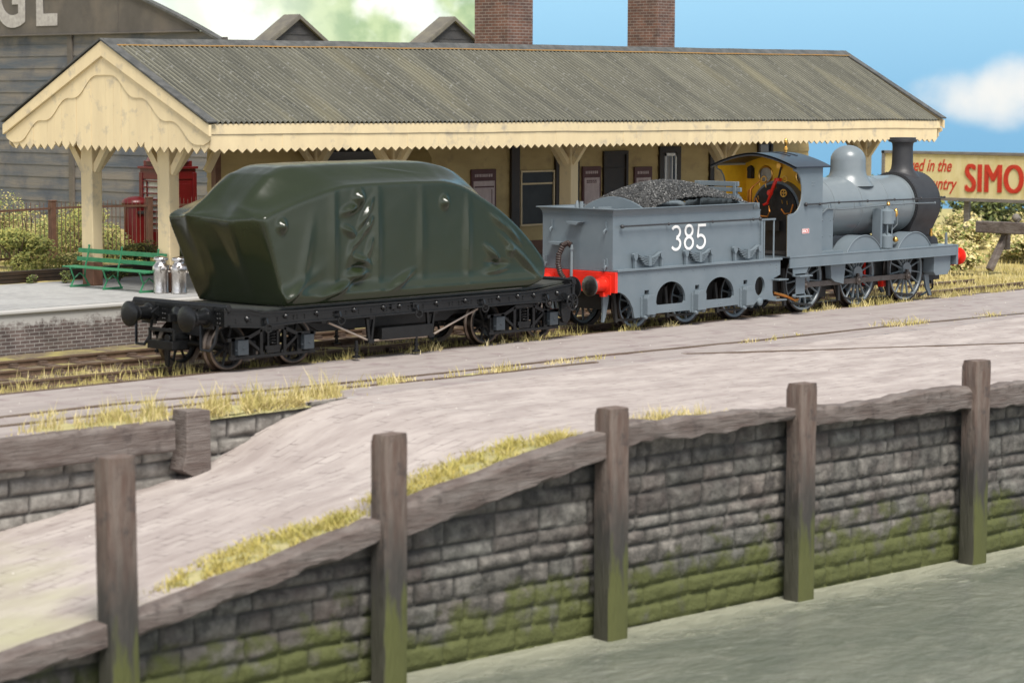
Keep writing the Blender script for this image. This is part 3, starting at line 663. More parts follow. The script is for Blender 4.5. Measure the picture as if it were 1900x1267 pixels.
# chimneys
for (x0, x1, y0, y1) in ((21.2, 22.25, 11.55, 12.85), (27.75, 28.6, 11.45, 12.62)):
    b = MB(); b.box(x0, x1, y0, y1, 4.5, 9.4); b.box(x0-.06, x1+.06, y0-.06, y1+.06, 8.6, 8.85); b.box(x0-.1, x1+.1, y0-.1, y1+.1, 9.4, 9.6)
    obj('chimney', b, G['cbrick'], st, bevel=.01)
def poster(x0, x1, z0, z1, lab, inked=True):
    t = thing('poster_board', lab, 'poster', ((x0+x1)/2, BY-.1, z0), 'posters on the station wall')
    f = MB(); f.box(x0, x1, BY-.09, BY-.03, z0, z1); obj('board', f, G['pink'], t, bevel=.008)
    p = MB(); p.box(x0+.07, x1-.07, BY-.096, BY-.091, z0+.07, z1-.32); obj('paper', p, G['poster'], t, smooth=False)
    p = MB()
    r = random.Random(int(x0*10)); h = z1-.28+.05
    x = x0+.12
    while x < x1-.16:
        w_ = r.uniform(.03, .07); p.box(x, x+w_, BY-.096, BY-.091, z1-.21, z1-.13); x += w_+.025
    obj('heading', p, G['poster'], t, smooth=False)
    p = MB()
    if inked == 2:
        p.box(x0+.1, x1-.1, BY-.100, BY-.097, z1-.50, z1-.46); p.box(x0+.22, x1-.28, BY-.100, BY-.097, z0+.3, z0+.52); p.box(x0+.1, x0+.3, BY-.1, BY-.097, z0+.38, z0+.46)
        p.box(x1-.2, x1-.17, BY-.1, BY-.097, z0+.2, z1-.55)
    else:
        for zz in (z1-.42, z1-.47, z0+.25):
            x = x0+.16
            while x < x1-.2: w_ = r.uniform(.04, .09); p.box(x, x+w_, BY-.1, BY-.097, zz, zz+.03); x += w_+.02
    obj('print', p, G['pink'], t, smooth=False)
poster(18.3, 19.28, 1.7, 3.22, 'picture poster with a dark shape, on the wall just behind the tarpaulin', 2)
poster(22.92, 23.72, 1.55, 3.22, 'pale bill on a dark board left of the station door')
poster(25.25, 26.05, 1.6, 3.17, 'pale bill on a dark board between the station door and the curtained window')

# ================================================================ CANOPY
ca = thing('platform_canopy', 'long cream platform canopy with corrugated roof and sawtooth valance', 'canopy', (18.5, 8.4, .8))
CX0, CX1, CY0, CY1, CYM = 4.40, 33.1, 4.88, 12.0, 8.42
def ridge_z(x): return interp(x, [4.4, 15, 33.3], [6.40, 6.50, 6.60])+.015*fbm(x*.4, 3)
def eave_z(x): return 4.60-.0012*(x-4)+.018*fbm(x*.35, 9)
def roof_mat():
    m = mat('corrugated_roof', (.036, .037, .030), (.082, .08, .060), sc=1.1, stretch=(1.6, .3, .3), rough=.85, bump=.15, bsc=25, lo=.34, hi=.68, c3=(.16, .16, .15), sc3=9, lo3=.58, hi3=.72)
    n = m.node_tree.nodes; l = m.node_tree.links; b_, src = colour_out(m)
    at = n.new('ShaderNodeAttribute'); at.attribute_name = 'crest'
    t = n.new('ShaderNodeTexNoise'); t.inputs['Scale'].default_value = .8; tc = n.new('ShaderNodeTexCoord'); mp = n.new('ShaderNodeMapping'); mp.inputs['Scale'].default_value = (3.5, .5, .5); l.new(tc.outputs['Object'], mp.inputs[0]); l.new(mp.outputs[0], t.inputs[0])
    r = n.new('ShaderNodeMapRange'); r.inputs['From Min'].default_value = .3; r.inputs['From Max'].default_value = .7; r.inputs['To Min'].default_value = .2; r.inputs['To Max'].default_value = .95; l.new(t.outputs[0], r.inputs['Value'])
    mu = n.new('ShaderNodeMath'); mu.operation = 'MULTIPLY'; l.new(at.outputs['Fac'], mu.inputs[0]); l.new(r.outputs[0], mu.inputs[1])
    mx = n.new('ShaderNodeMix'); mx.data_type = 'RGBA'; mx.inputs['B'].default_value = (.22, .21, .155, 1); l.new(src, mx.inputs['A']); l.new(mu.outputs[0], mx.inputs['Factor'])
    mp2 = n.new('ShaderNodeMapping'); mp2.inputs['Scale'].default_value = (1.1, .22, .22); l.new(tc.outputs['Object'], mp2.inputs[0])
    t2 = n.new('ShaderNodeTexNoise'); t2.inputs['Scale'].default_value = .9; t2.inputs['Detail'].default_value = 6; l.new(mp2.outputs[0], t2.inputs[0])
    r2 = n.new('ShaderNodeMapRange'); r2.inputs['From Min'].default_value = .56; r2.inputs['From Max'].default_value = .72; r2.inputs['To Max'].default_value = .32; l.new(t2.outputs[0], r2.inputs['Value'])
    mx2 = n.new('ShaderNodeMix'); mx2.data_type = 'RGBA'; mx2.inputs['B'].default_value = (.20, .175, .095, 1); l.new(mx.outputs['Result'], mx2.inputs['A']); l.new(r2.outputs[0], mx2.inputs['Factor'])
    l.new(mx2.outputs['Result'], b_.inputs['Base Color']); return m
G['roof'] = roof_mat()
per = .152; ns = 6; nx = int((CX1-CX0)/per*ns); rows = 9
for side in (0, 1):
    b = MB(); crest = []
    for i in range(nx+1):
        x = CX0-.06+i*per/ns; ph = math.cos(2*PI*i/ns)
        for j in range(rows+1):
            t = j/rows; ye = CY0-.08 if side == 0 else CY1+.08
            y = CYM+(ye-CYM)*t; z = ridge_z(x)+(eave_z(x)-ridge_z(x))*t
            # sheets lap half way down
            z += .028*ph+(.012 if t < .52 else 0)+.010*fbm(x*1.3, t*3)
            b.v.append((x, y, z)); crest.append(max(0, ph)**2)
    for i in range(nx):
        for j in range(rows): b.f.append((i*(rows+1)+j, (i+1)*(rows+1)+j, (i+1)*(rows+1)+j+1, i*(rows+1)+j+1)); b.m.append(0)
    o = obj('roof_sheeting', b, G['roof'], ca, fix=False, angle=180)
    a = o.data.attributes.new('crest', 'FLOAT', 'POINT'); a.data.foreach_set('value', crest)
b = MB()
for s in (-1, 1):     # boarding under the sheets
    ye = CY0 if s < 0 else CY1
    for x0, x1 in [(CX0+i*4.1, CX0+(i+1)*4.1) for i in range(7)]:
        b.add([(x0, CYM, ridge_z(x0)-.06), (x1, CYM, ridge_z(x1)-.06), (x1, ye, eave_z(x1)-.06), (x0, ye, eave_z(x0)-.06)], [(0, 1, 2, 3)])
obj('soffit', b, G['creamw'], ca, smooth=False, fix=False)
G['felt'] = mat('ridge_felt', (.05, .052, .05), (.10, .10, .095), sc=4, rough=.8, bump=.2, bsc=20)
b = MB(); rs = []
for i in range(60):
    x = CX0-.08+(CX1-CX0+.2)*i/59; z = ridge_z(x)
    rs.append([(x, CYM-.26, z-.10), (x, CYM-.05, z+.055), (x, CYM+.05, z+.055), (x, CYM+.26, z-.10), (x, CYM, z-.02)])
b.rings(rs); obj('ridge_capping', b, G['felt'], ca, angle=20)
G['orange'] = mat('rust_line', (.42, .22, .06), (.3, .2, .09), sc=3, rough=.9)
b = MB()
for i in range(60):
    x0 = CX0+.02+(CX1-CX0)*i/60; x1 = x0+(CX1-CX0)/60; z = ridge_z(x0)
    b.bar((x0, CYM-.275, z-.095), (x1, CYM-.275, ridge_z(x1)-.095), .03, .03)
obj('ridge_seam', b, G['orange'], ca, smooth=False)
# eaves boards and the sawtooth valance along the front and back
for (yy, sgn) in ((CY0, -1), (CY1, 1)):
    b = MB(); rs = []
    for i in range(50):
        x = CX0+(CX1-CX0)*i/49; z = eave_z(x)-.03
        rs.append([(x, yy+sgn*.06, z), (x, yy+sgn*.06, z-.22), (x, yy, z-.22), (x, yy, z)])
    b.rings(rs); obj('eaves_board', b, G['cream'], ca, angle=20)
    b = MB(); tw = .262; n = int((CX1-.12-CX0)/tw)
    for i in range(n):
        x0 = CX0+i*tw; z = eave_z(x0)-.25; r = random.Random(i)
        j = r.uniform(-.015, .015); yo = yy+sgn*(.015+r.uniform(-.004, .004))
        b.prism([(x0, z+.05), (x0+tw, z+.05), (x0+tw, z-.315), (x0+tw*.5, z-.405+j), (x0, z-.315)], yo-.02, yo+.02, 'xz')
    obj('valance', b, G['cream'], ca, smooth=False)
# gables
for gx_, sgn in ((CX0, -1), (CX1, 1)):
    b = MB(); tw = .268; y0, y1 = CY0+.0, CY1-.12; n = int(round((y1-y0)/tw)); tw = (y1-y0)/n
    ze, zr = 4.30, ridge_z(gx_)-.08
    def top(y): return ze+(zr-ze)*(1-abs(y-CYM)/(CYM-CY0 if y < CYM else CY1-CYM))
    for i in range(n):
        a0, a1 = y0+i*tw, y0+(i+1)*tw; r = random.Random(i*3+1); yo = gx_+sgn*r.uniform(.0, .010)
        am = (a0+a1)/2; zb = 4.06+r.uniform(-.012, .012)
        if i in (8, 17, 19): zb += .09
        b.prism([(a0+.003, top(a0)), (a1-.003, top(a1)), (a1-.003, zb), (am, zb-.13), (a0+.003, zb)], yo-.02, yo+.02, 'yz')
    g = obj('gable_boarding', b, G['cream'], ca, smooth=False)
    # barge boards
    b = MB()
    for ye, zz in ((CY0-.14, 4.54), (CY1+.14, 4.50)):
        p = Vector((0, ye, zz)); q = Vector((0, CYM, ridge_z(gx_)+.0)); dn = Vector((0, 0, -.30))
        b.prism([(p.y, p.z), (q.y, q.z), (q.y, q.z-.34), (p.y, p.z-.24)], gx_+sgn*.05, gx_+sgn*.12, 'yz')
    obj('bargeboard', b, G['cream'], ca, bevel=.01)
    b = MB()
    for ye, zz in ((CY0-.1, 4.30), (CY1+.1, 4.27)):       # wavy fretted board below
        pts = []; low = []; N = 48
        for i in range(N+1):
            t = i/N; y = ye+(CYM-ye)*t; z = zz+(ridge_z(gx_)-.33-zz)*t
            pts.append((y, z)); wv = .36+.085*math.sin(t*3.5*2*PI-2.2)+(-.08 if t < .02 else 0)
            low.append((y, z-wv*(1 if t > .06 else .35+.65*t/.06)+(.0)))
        poly = pts+low[::-1]
        b.prism(poly, gx_+sgn*.022, gx_+sgn*.05, 'yz')
    obj('fretted_board', b, G['cream'], ca, smooth=False)
    b = MB()
    for ye, zz in ((CY0-.16, 4.585), (CY1+.16, 4.545)):
        b.bar((gx_+sgn*.03, ye, zz+.02), (gx_+sgn*.03, CYM, ridge_z(gx_)+.045), .26, .035, up=(0, -(1 if ye < CYM else -1)*.5, .85))
    obj('verge_felt', b, G['felt'], ca, smooth=False)
# posts with braces
G['postbase'] = mat('red_brown_paint', (.17, .085, .05), (.13, .06, .035), sc=5, rough=.7)
PXS = (5.21, 12.3, 18.9, 25.6, 32.6)
for k in range(5):
    px = PXS[k]
    for py in ((7.24, 10.0) if k < 2 else (7.24,)):
        b = MB(); b.box(px-.15, px+.15, py-.21, py+.21, 1.32, 4.35)
        p = obj('post', b, G['cream'], ca, bevel=.025)
        b = MB(); b.box(px-.145, px+.145, py-.205, py+.205, .78, 1.32); obj('post_foot', b, G['postbase'], p, bevel=.02)
        b = MB()
        b.bar((px-.04, py-.19, 3.45), (px-.04, py-.80, 4.25), .17, .13, (1, 0, 0)); b.bar((px-.04, py+.19, 3.45), (px-.04, py+.80, 4.25), .17, .13, (1, 0, 0))
        b.bar((px+.12, py-.05, 3.45), (px+.85, py-.05, 4.25), .13, .17, (0, 1, 0))
        if k: b.bar((px-.12, py-.05, 3.45), (px-.85, py-.05, 4.25), .13, .17, (0, 1, 0))
        obj('brace', b, G['cream'], p, bevel=.01)
b = MB()
for py in (7.24, 10.0): b.box(CX0+.15, CX1-.15, py-.09, py+.09, 4.25, 4.42)
for k in range(5): b.box(PXS[k]-.08, PXS[k]+.08, CY0+.1, CY1-.1, 4.2, 4.34)
obj('tie_beams', b, G['creamw'], ca, bevel=.01)
# ================================================================ WHEELS
def wheel(parent, cx, cz, y, sgn, R, n, m, mt, name='wheel', crank=None, hub=.17, rim=.07, th=.10, spoke=.05):
    """y = outer face; sgn = -1 when the outer face looks towards -y"""
    ax = (0, sgn, 0); o = Vector((cx, y, cz)); b = MB()
    def at(r, t, d): return (cx+r*math.cos(t), y-sgn*d, cz+r*math.sin(t))
    Ri = R-.05
    b.lathe([(Ri-rim, -th), (Ri, -th), (Ri, 0), (Ri-rim*.7, 0), (Ri-rim, -.02)], o, ax, 40, False)
    b.lathe([(Ri-rim, -.02), (Ri-rim, -th)], o, ax, 40, False)
    b.lathe([(.01, .03), (hub*.55, .03), (hub*.6, .01), (hub, -.005), (hub, -th)], o, ax, 20)
    ph = .1
    for i in range(n):
        t = 2*PI*(i+.5)/n+ph
        rs = []
        for r, wd, dp in ((hub*.8, spoke*1.1, .045), ((hub+Ri)/2, spoke*.75, .035), (Ri-rim*.8, spoke*.85, .03)):
            tx, tz = -math.sin(t), math.cos(t); cxx, czz = cx+r*math.cos(t), cz+r*math.sin(t)
            rs.append([(cxx+tx*wd/2, y-sgn*.028, czz+tz*wd/2), (cxx+tx*wd*.2, y-sgn*.012, czz+tz*wd*.2), (cxx-tx*wd*.2, y-sgn*.012, czz-tz*wd*.2), (cxx-tx*wd/2, y-sgn*.028, czz-tz*wd/2), (cxx-tx*wd/2, y-sgn*(.028+dp), czz-tz*wd/2), (cxx+tx*wd/2, y-sgn*(.028+dp), czz+tz*wd/2)])
        b.rings(rs)
    if crank:
        dx, dz = crank; L = math.hypot(dx, dz); a = math.atan2(dz, dx); pts = []
        for i in range(9): t = a+PI/2+PI*i/8; pts.append((cx+hub*1.12*math.cos(t), cz+hub*1.12*math.sin(t)))
        for i in range(9): t = a-PI/2+PI*i/8; pts.append((cx+dx+.11*math.cos(t), cz+dz+.11*math.sin(t)))
        b.prism(pts, y+sgn*.028, y-sgn*.05, 'xz')
    w_ = obj(name, b, m, parent, angle=45)
    t = MB(); t.lathe([(R-.052, -.15), (R+.045, -.17), (R+.045, -.135), (R, -.115), (R-.005, .0), (R-.03, .008), (R-.052, .006)], o, ax, 48, False)
    obj('tyre', t, mt, w_, angle=45)
    return w_
def buffer(parent, x, y, z, dx, m, mh, Rh=.235, base=True, name='buffer', L=.5):
    """dx=-1 faces -x"""
    b = MB(); ax = (dx, 0, 0)
    b.lathe([(.19, 0), (.19, .04), (.15, .05), (.135, .22), (.15, L*.62), (.13, L*.66), (.10, L*.7), (.09, L*.93)], (x, y, z), ax, 20)
    b.box(min(x, x+dx*.03), max(x, x+dx*.03), y-.21, y+.21, z-.21, z+.21)
    o = obj(name, b, m, parent, angle=35)
    h = MB(); h.lathe([(.07, L*.85), (Rh*.9, L*.9), (Rh, L*.92), (Rh, L*.97), (Rh*.92, L*.99), (Rh*.45, L*1.015), (.02, L*1.02)], (x, y, z), ax, 32)
    obj('buffer_head', h, mh, o, angle=30)
    return o

# ================================================================ FLAT WAGON
wg = thing('bogie_flat_wagon', 'glossy black bogie flat wagon loaded with the tarpaulined shape', 'wagon', (4.35, 0, 0))
YS = 1.30
soltop = [(-.48, 1.215), (.0, 1.19), (.3, 1.125), (.8, 1.11), (1.2, 1.10), (7.6, 1.10), (8.0, 1.105), (8.4, 1.12), (8.9, 1.17), (9.25, 1.20)]
solbot = [(-.52, .91), (.0, .87), (.3, .845), (.8, .86), (1.2, .875), (7.6, .875), (8.0, .872), (8.4, .86), (8.9, .87), (9.2, .93)]
def zt(x): return interp(x, [p[0] for p in soltop], [p[1] for p in soltop])
def zb(x): return interp(x, [p[0] for p in solbot], [p[1] for p in solbot])
for s in (-1, 1):
    b = MB(); b.prism(soltop+solbot[::-1], s*YS, s*(YS-.05), 'xz')
    xs_ = [p[0] for p in soltop]
    for zf, dz0, dz1, pr in ((zt, -.005, .02, .055), (zt, -.065, -.045, .03), (zb, -.015, .015, .055)):
        b.rings([[(x, s*(YS-.02), zf(x)+dz0), (x, s*(YS+pr), zf(x)+dz0), (x, s*(YS+pr), zf(x)+dz1), (x, s*(YS-.02), zf(x)+dz1)] for x in xs_])
    r = random.Random(2); pts = []
    x = -.3
    while x < 9.0:
        for dz in (.085, .13): pts.append((x, s*YS, zb(x)+dz))
        if r.random() < .5: pts.append((x+.09, s*YS, zb(x)+.09)); pts.append((x+.09, s*YS, zb(x)+.14))
        x += r.choice((.28, .42, .34))
    b.rivets(pts, (0, s, 0), .019)
    for x in (-.02, .95, 1.75, 2.75, 3.55, 4.0, 5.05, 5.9, 6.9, 7.5, 8.0, 8.75):
        b.lathe([(.05, 0), (.055, .02), (.03, .05), (.01, .055)], (x, s*YS, zb(x)+.15), (0, s, 0), 10)
    for x in (3.75, 4.35): b.box(x, x+.14, s*(YS+.02)-.02, s*(YS+.02)+.02, zb(x)+.10, zb(x)+.2)
    obj('solebar', b, G['black'], wg, angle=35)
b = MB(); b.rings([[(x, -YS+.03, z-.02), (x, YS-.03, z-.02), (x, YS-.03, z+.0), (x, -YS+.03, z+.0)] for x, z in soltop])
b.rings([[(x, -1.12, z), (x, 1.12, z), (x, 1.12, z+.05), (x, -1.12, z+.05)] for x, z in [(-.5, 1.22), (.1, 1.19), (.6, 1.12), (8.0, 1.12), (8.7, 1.17), (9.25, 1.21)]])
G['deckg'] = mat('wagon_deck', (.03, .033, .028), (.05, .052, .045), sc=3, rough=.5)
obj('deck', b, G['deckg'], wg, smooth=False)
for x, dx in ((-.52, -1), (9.22, 1)):
    b = MB(); b.box(min(x, x+dx*.08), max(x, x+dx*.08), -YS-.03, YS+.03, .90, 1.22)
    b.cyl((x+dx*.0, -YS-.07, 1.262), (x+dx*.0, YS+.07, 1.262), .06, n=14); b.box(x-.10, x+.10, -YS-.05, YS+.05, 1.19, 1.25)
    b.rivets([(x+dx*.08, y, z) for y in (-1.2, -1.13, -.45, -.38, .38, .45, 1.13, 1.2) for z in (.96, 1.05, 1.14)], (dx, 0, 0), .02)
    for y in (-.55, .55):     # gussets
        b.prism([(x+dx*.08, 1.2), (x+dx*.28, 1.08), (x+dx*.08, .98)], y-.012, y+.012, 'xz')
    b.lathe([(.17, .08), (.17, .12), (.10, .14), (.07, .16)], (x, 0, 1.05), (dx, 0, 0), 16)
    b.box(min(x+dx*.08, x+dx*.3), max(x+dx*.08, x+dx*.3), -.035, .035, .93, 1.08)
    obj('headstock', b, G['black'], wg, bevel=.006)
    for y in (-.83, .83): buffer(wg, x+dx*.08, y, 1.055, dx, G['black'], G['black'], .245, L=.52)
    for y in (-.95, .95):       # foot steps hanging either side
        b = MB(); b.tube([(x+dx*.1, y-.22, .93), (x+dx*.14, y-.18, .60), (x+dx*.2, y-.10, .45), (x+dx*.2, y+.14, .45), (x+dx*.14, y+.22, .6), (x+dx*.1, y+.26, .93)], .032, 6); obj('foot_stirrup', b, G['black'], wg)
    b = MB(); b.box(min(x+dx*.05, x+dx*.42), max(x+dx*.05, x+dx*.42), -.24, .50, .42, .58); b.bar((x+dx*.35, .5, .58), (x+dx*.35, .5, .80), .05, .05); b.bar((x+dx*.35, -.2, .58), (x+dx*.35, -.2, .80), .05, .05); b.bar((x+dx*.35, -.2, .78), (x+dx*.35, .5, .78), .05, .07)
    b.prism([(-.05, .45), (.08, .45), (.06, .12), (-.02, .08)], x+dx*.30, x+dx*.36, 'yz')
    b.cyl((x-dx*.1, 0, .62), (x+dx*.35, 0, .62), .085)
    obj('coupling', b, G['black'], wg, bevel=.008)
b = MB(); b.box(-.4, 9.1, -.42, .42, .66, 1.08)
for x in (2.0, 3.3, 5.1, 6.6): b.box(x-.06, x+.06, -1.25, 1.25, .80, 1.08)
b.prism([(2.0, .86), (6.8, .86), (6.2, .55), (2.6, .55)], -.47, -.40, 'xz')
obj('centre_girder', b, G['dark'], wg, bevel=.01)
G['brightrod'] = mat('bright_rod', (.55, .46, .38), (.45, .37, .3), sc=5, rough=.35, metal=.6)
for s in (-1, 1):
    y = s*1.16; b = MB(); b.tube([(2.2, y, .80), (3.30, y, .37), (5.02, y, .35), (6.42, y, .82)], .022, 8); obj('truss_rod', b, G['brightrod'], wg)
    for x in (3.32, 5.02):
        b = MB(); b.bar((x-.09, y, .9), (x-.03, y, .36), .05, .07); b.bar((x+.12, y, .9), (x+.03, y, .36), .05, .05); b.box(x-.08, x+.08, y-.05, y+.05, .33, .40); obj('queen_post', b, G['black'], wg, bevel=.005)
    b = MB(); b.box(3.56, 4.98, y-.10, y+.28, .37, .61); b.rivets([(x, y-.10, z) for x in (3.62, 4.92) for z in (.42, .56)], (0, -1, 0), .014); obj('tool_box', b, G['black'], wg, bevel=.01)
    for x in (2.95, 4.62):
        b = MB(); b.lathe([(.09, 0), (.09, .03), (.035, .05), (.035, .12), (.06, .13), (.06, .16), (.035, .17), (.035, .34)], (x, y, .06), (0, 0, 1), 10); obj('support_jack', b, G['black'], wg)
for s in (-1, 1):
    for x in (.46, 2.35, 4.49, 6.44, 8.41):
        b = MB(); z = zb(x)
        b.torus((x, s*(YS+.07), z-.03), (.25, 1, 0), .075, .018, 18, 6); b.tube([(x-.03, s*YS, z+.15), (x-.05, s*(YS+.07), z+.14), (x-.04, s*(YS+.09), z+.05), (x, s*(YS+.06), z+.03)], .022, 6); b.box(x-.08, x+.08, s*(YS+.01)-.02, s*(YS+.01)+.02, z+.1, z+.16)
        obj('lashing_ring', b, G['black'], wg)
    b = MB(); b.torus((9.1, s*(YS+.13), .82), (0, 1, 0), .165, .02, 24, 6)
    for i in range(4): t = PI*i/4+.3; b.bar((9.1-.16*math.cos(t), s*(YS+.13), .82-.16*math.sin(t)), (9.1+.16*math.cos(t), s*(YS+.13), .82+.16*math.sin(t)), .025, .025, (0, 1, 0))
    b.cyl((9.1, s*YS, .82), (9.1, s*(YS+.15), .82), .035); obj('brake_wheel', b, G['black'], wg)
    b = MB(); b.prism([(8.95, .92), (9.25, .92), (9.22, .45), (9.12, .36), (8.98, .40), (8.93, .6)], s*1.22, s*1.27, 'xz'); b.rivets([(9.0, s*1.22 if s > 0 else -1.27, z) for z in (.5, .6, .7, .8)], (0, s, 0), .018); b.box(8.96, 9.2, s*1.16-.03, s*1.16+.03, .30, .46)
    obj('end_bracket', b, G['black'], wg, bevel=.008)
def bogie(x0, x1):
    xm = (x0+x1)/2; bg_ = MB(); bg_.box(xm-.18, xm+.18, -1.0, 1.0, .5, .78); bg_.cyl((xm, 0, .7), (xm, 0, .9), .3)
    bo = obj('bogie', bg_, G['dark'], wg, bevel=.01)
    for s in (-1, 1):
        y0, y1 = s*1.03, s*1.10; b = MB()
        def B(p, q, w_=.05, h=.075): b.bar((p[0], (y0+y1)/2, p[1]), (q[0], (y0+y1)/2, q[1]), h, w_+.02, (0, 1, 0))
        L = x1-x0
        B((x0-.30, .62), (x0+.22, .64)); B((x0+.22, .64), (xm-.28, .77)); B((xm-.28, .78), (xm+.28, .78)); B((xm+.28, .77), (x1-.22, .64)); B((x1-.22, .64), (x1+.26, .62))
        B((x0-.25, .27), (x1+.25, .27), .06, .06); B((x0+.18, .62), (xm-.22, .30), .03, .06); B((x1-.18, .62), (xm+.22, .30), .03, .06)
        B((xm-.30, .78), (xm-.30, .27)); B((xm+.30, .78), (xm+.30, .27))
        B((xm-.12, .72), (xm-.12, .40), .04, .05); B((xm+.12, .72), (xm+.12, .40), .04, .05); B((xm-.2, .42), (xm+.2, .42)); B((xm-.17, .35), (xm+.17, .35))
        for z in (.5, .56, .62, .68): b.torus((xm, (y0+y1)/2, z), (0, 0, 1), .06, .018, 12, 6)
        for x in (x0, x1): b.box(x-.22, x-.11, min(y0, y1), max(y0, y1), .25, .66); b.box(x+.11, x+.22, min(y0, y1), max(y0, y1), .25, .66)
        obj('side_frame', b, G['black'], bo, bevel=.006)
        for x in (x0, x1):
            b = MB(); b.box(x-.13, x+.13, min(s*1.06, s*1.20), max(s*1.06, s*1.20), .33, .61); b.cyl((x, s*1.18, .46), (x, s*1.215, .46), .025, n=8); b.cyl((x-.16, s*1.15, .42), (x+.16, s*1.15, .42), .02, n=6)
            obj('axlebox', b, G['axle'], bo, bevel=.012)
    for x in (x0, x1):
        b = MB(); b.cyl((x, -1.1, .46), (x, 1.1, .46), .06); obj('axle', b, G['dark'], bo)
        for s in (-1, 1): wheel(bo, x, .46, s*.76, s, .46, 8, G['dark'], G['wtyre'], hub=.10, rim=.05, spoke=.045)
        b = MB()
        b.box(x+(.50 if x == x0 else -.58), x+(.58 if x == x0 else -.50), -.9, .9, .28, .55); obj('brake_block', b, G['dark'], bo, bevel=.01)
bogie(-.02, 1.66); bogie(7.1, 8.78)

# ================================================================ TARPAULINED LOAD
R_ = [(.98, 1.18), (.80, 1.65), (.62, 2.25), (.44, 2.80), (.52, 2.93), (.90, 3.06), (1.45, 3.22), (2.36, 3.42), (3.1, 3.47), (5.03, 3.48), (5.5, 3.45), (5.95, 3.34), (6.45, 3.12), (7.03, 2.83), (7.7, 2.38), (8.28, 1.87), (8.42, 1.60), (8.30, 1.36), (7.9, 1.19)]
T_ = [(.92, 1.18), (.74, 1.65), (.50, 2.25), (.30, 2.80), (.38, 2.93), (.70, 3.20), (1.02, 3.52), (1.5, 3.80), (2.4, 3.86), (4.9, 3.88), (5.6, 3.84), (6.15, 3.72), (6.65, 3.45), (7.15, 3.02), (7.75, 2.46), (8.24, 1.90), (8.36, 1.60), (8.26, 1.36), (7.9, 1.19)]
def catmull(P, k=4):
    out = []; n = len(P)
    for i in range(n-1):
        p0, p1, p2, p3 = P[max(i-1, 0)], P[i], P[i+1], P[min(i+2, n-1)]
        for j in range(k):
            t = j/k; out.append(tuple(.5*((2*p1[a])+(-p0[a]+p2[a])*t+(2*p0[a]-5*p1[a]+4*p2[a]-p3[a])*t*t+(-p0[a]+3*p1[a]-3*p2[a]+p3[a])*t**3) for a in (0, 1)))
    return out+[P[-1]]
RC, TC = catmull(R_), catmull(T_)
def sect(f, y, skew):
    """f = 0: flat side outline, 1: raised centre outline"""
    return [Vector((a[0]*(1-f)+c[0]*f-skew*(1 if a[0] < 2 else 0)*min(1, max(0, (a[1]-1.2)/1.5)), y, a[1]*(1-f)+c[1]*f)) for a, c in zip(RC, TC)]
SEC = [(-1.27, 0, -.04), (-1.25, 0, -.03), (-1.18, .04, -.0), (-1.05, .18, .03), (-.90, .42, .05), (-.76, .70, .06), (-.64, .90, .07), (-.5, .98, .08), (-.2, 1, .05), (.2, 1, .05), (.5, .98, .10), (.64, .90, .12), (.9, .42, .14), (1.05, .18, .16), (1.18, .04, .18), (1.25, 0, .2), (1.27, 0, .2)]
b = MB(); b.rings([sect(f, y, k) for y, f, k in SEC])
crude = obj('crude', b, G['tarp'], smooth=False)
md = crude.modifiers.new('r', 'REMESH'); md.mode = 'VOXEL'; md.voxel_size = .033
md = crude.modifiers.new('s', 'SMOOTH'); md.iterations = 9; md.factor = .5
bpy.context.view_layer.update()
me = bpy.data.meshes.new_from_object(crude.evaluated_get(bpy.context.evaluated_depsgraph_get())); bpy.data.objects.remove(crude)
def gb(u, v, a, b_, ang, su, sv, h):
    c, s = math.cos(ang), math.sin(ang); p, q = (u-a)*c+(v-b_)*s, -(u-a)*s+(v-b_)*c
    return h*math.exp(-(p/su)**2-(q/sv)**2)
side = [(.89, 2.72, 0, .075, .08, .11), (2.91, 3.20, 0, .09, .10, .13), (5.33, 3.05, 0, .07, .08, .11),
        (2.68, 2.98, .3, .16, .06, .07), (3.10, 2.88, 1.0, .22, .05, .08), (2.66, 2.55, -.5, .14, .05, .07), (3.16, 2.66, .9, .14, .05, .06), (2.9, 2.4, .8, .2, .04, .05), (3.2, 2.2, 1.2, .2, .05, .035), (2.68, 2.15, 1.3, .2, .05, .03),
        (2.98, 1.98, -.4, .18, .06, .08), (2.86, 1.70, .1, .20, .08, .10), (2.88, 1.86, .1, .16, .05, -.06), (2.85, 1.55, .2, .2, .07, -.05),
        (6.78, 1.92, -.7, .20, .05, .08), (6.9, 1.75, -.1, .22, .05, -.05), (6.85, 1.60, .1, .25, .05, .05), (7.3, 1.99, -.75, .08, .06, .07), (7.7, 1.78, -.68, .50, .055, .08), (7.35, 2.35, -.7, .25, .05, .04), (6.95, 2.6, -.6, .2, .05, .03),
        (2.25, 2.3, PI/2, .9, .10, .018), (3.44, 2.3, PI/2, .8, .10, .018), (4.68, 2.3, PI/2, .8, .10, .010), (6.03, 2.2, PI/2, .7, .10, .016), (1.5, 2.0, 1.35, .6, .12, .02),
        (2.3, 1.44, .30, .34, .06, .10), (4.05, 1.52, .45, .26, .055, .09), (1.15, 1.42, .6, .22, .06, .06), (1.3, 1.5, .5, .5, .12, .02)]
front = [(.55, 3.15, 1.9, .45, .10, .05), (-.85, 2.98, .25, .45, .05, .05), (.6, 2.88, -.1, .5, .05, .04), (-.1, 3.02, .3, .5, .09, -.04), (.3, 2.1, 1.5, .5, .15, .03), (-.6, 2.0, 1.7, .6, .18, .03), (-.1, 2.3, 1.3, .4, .14, -.03)]
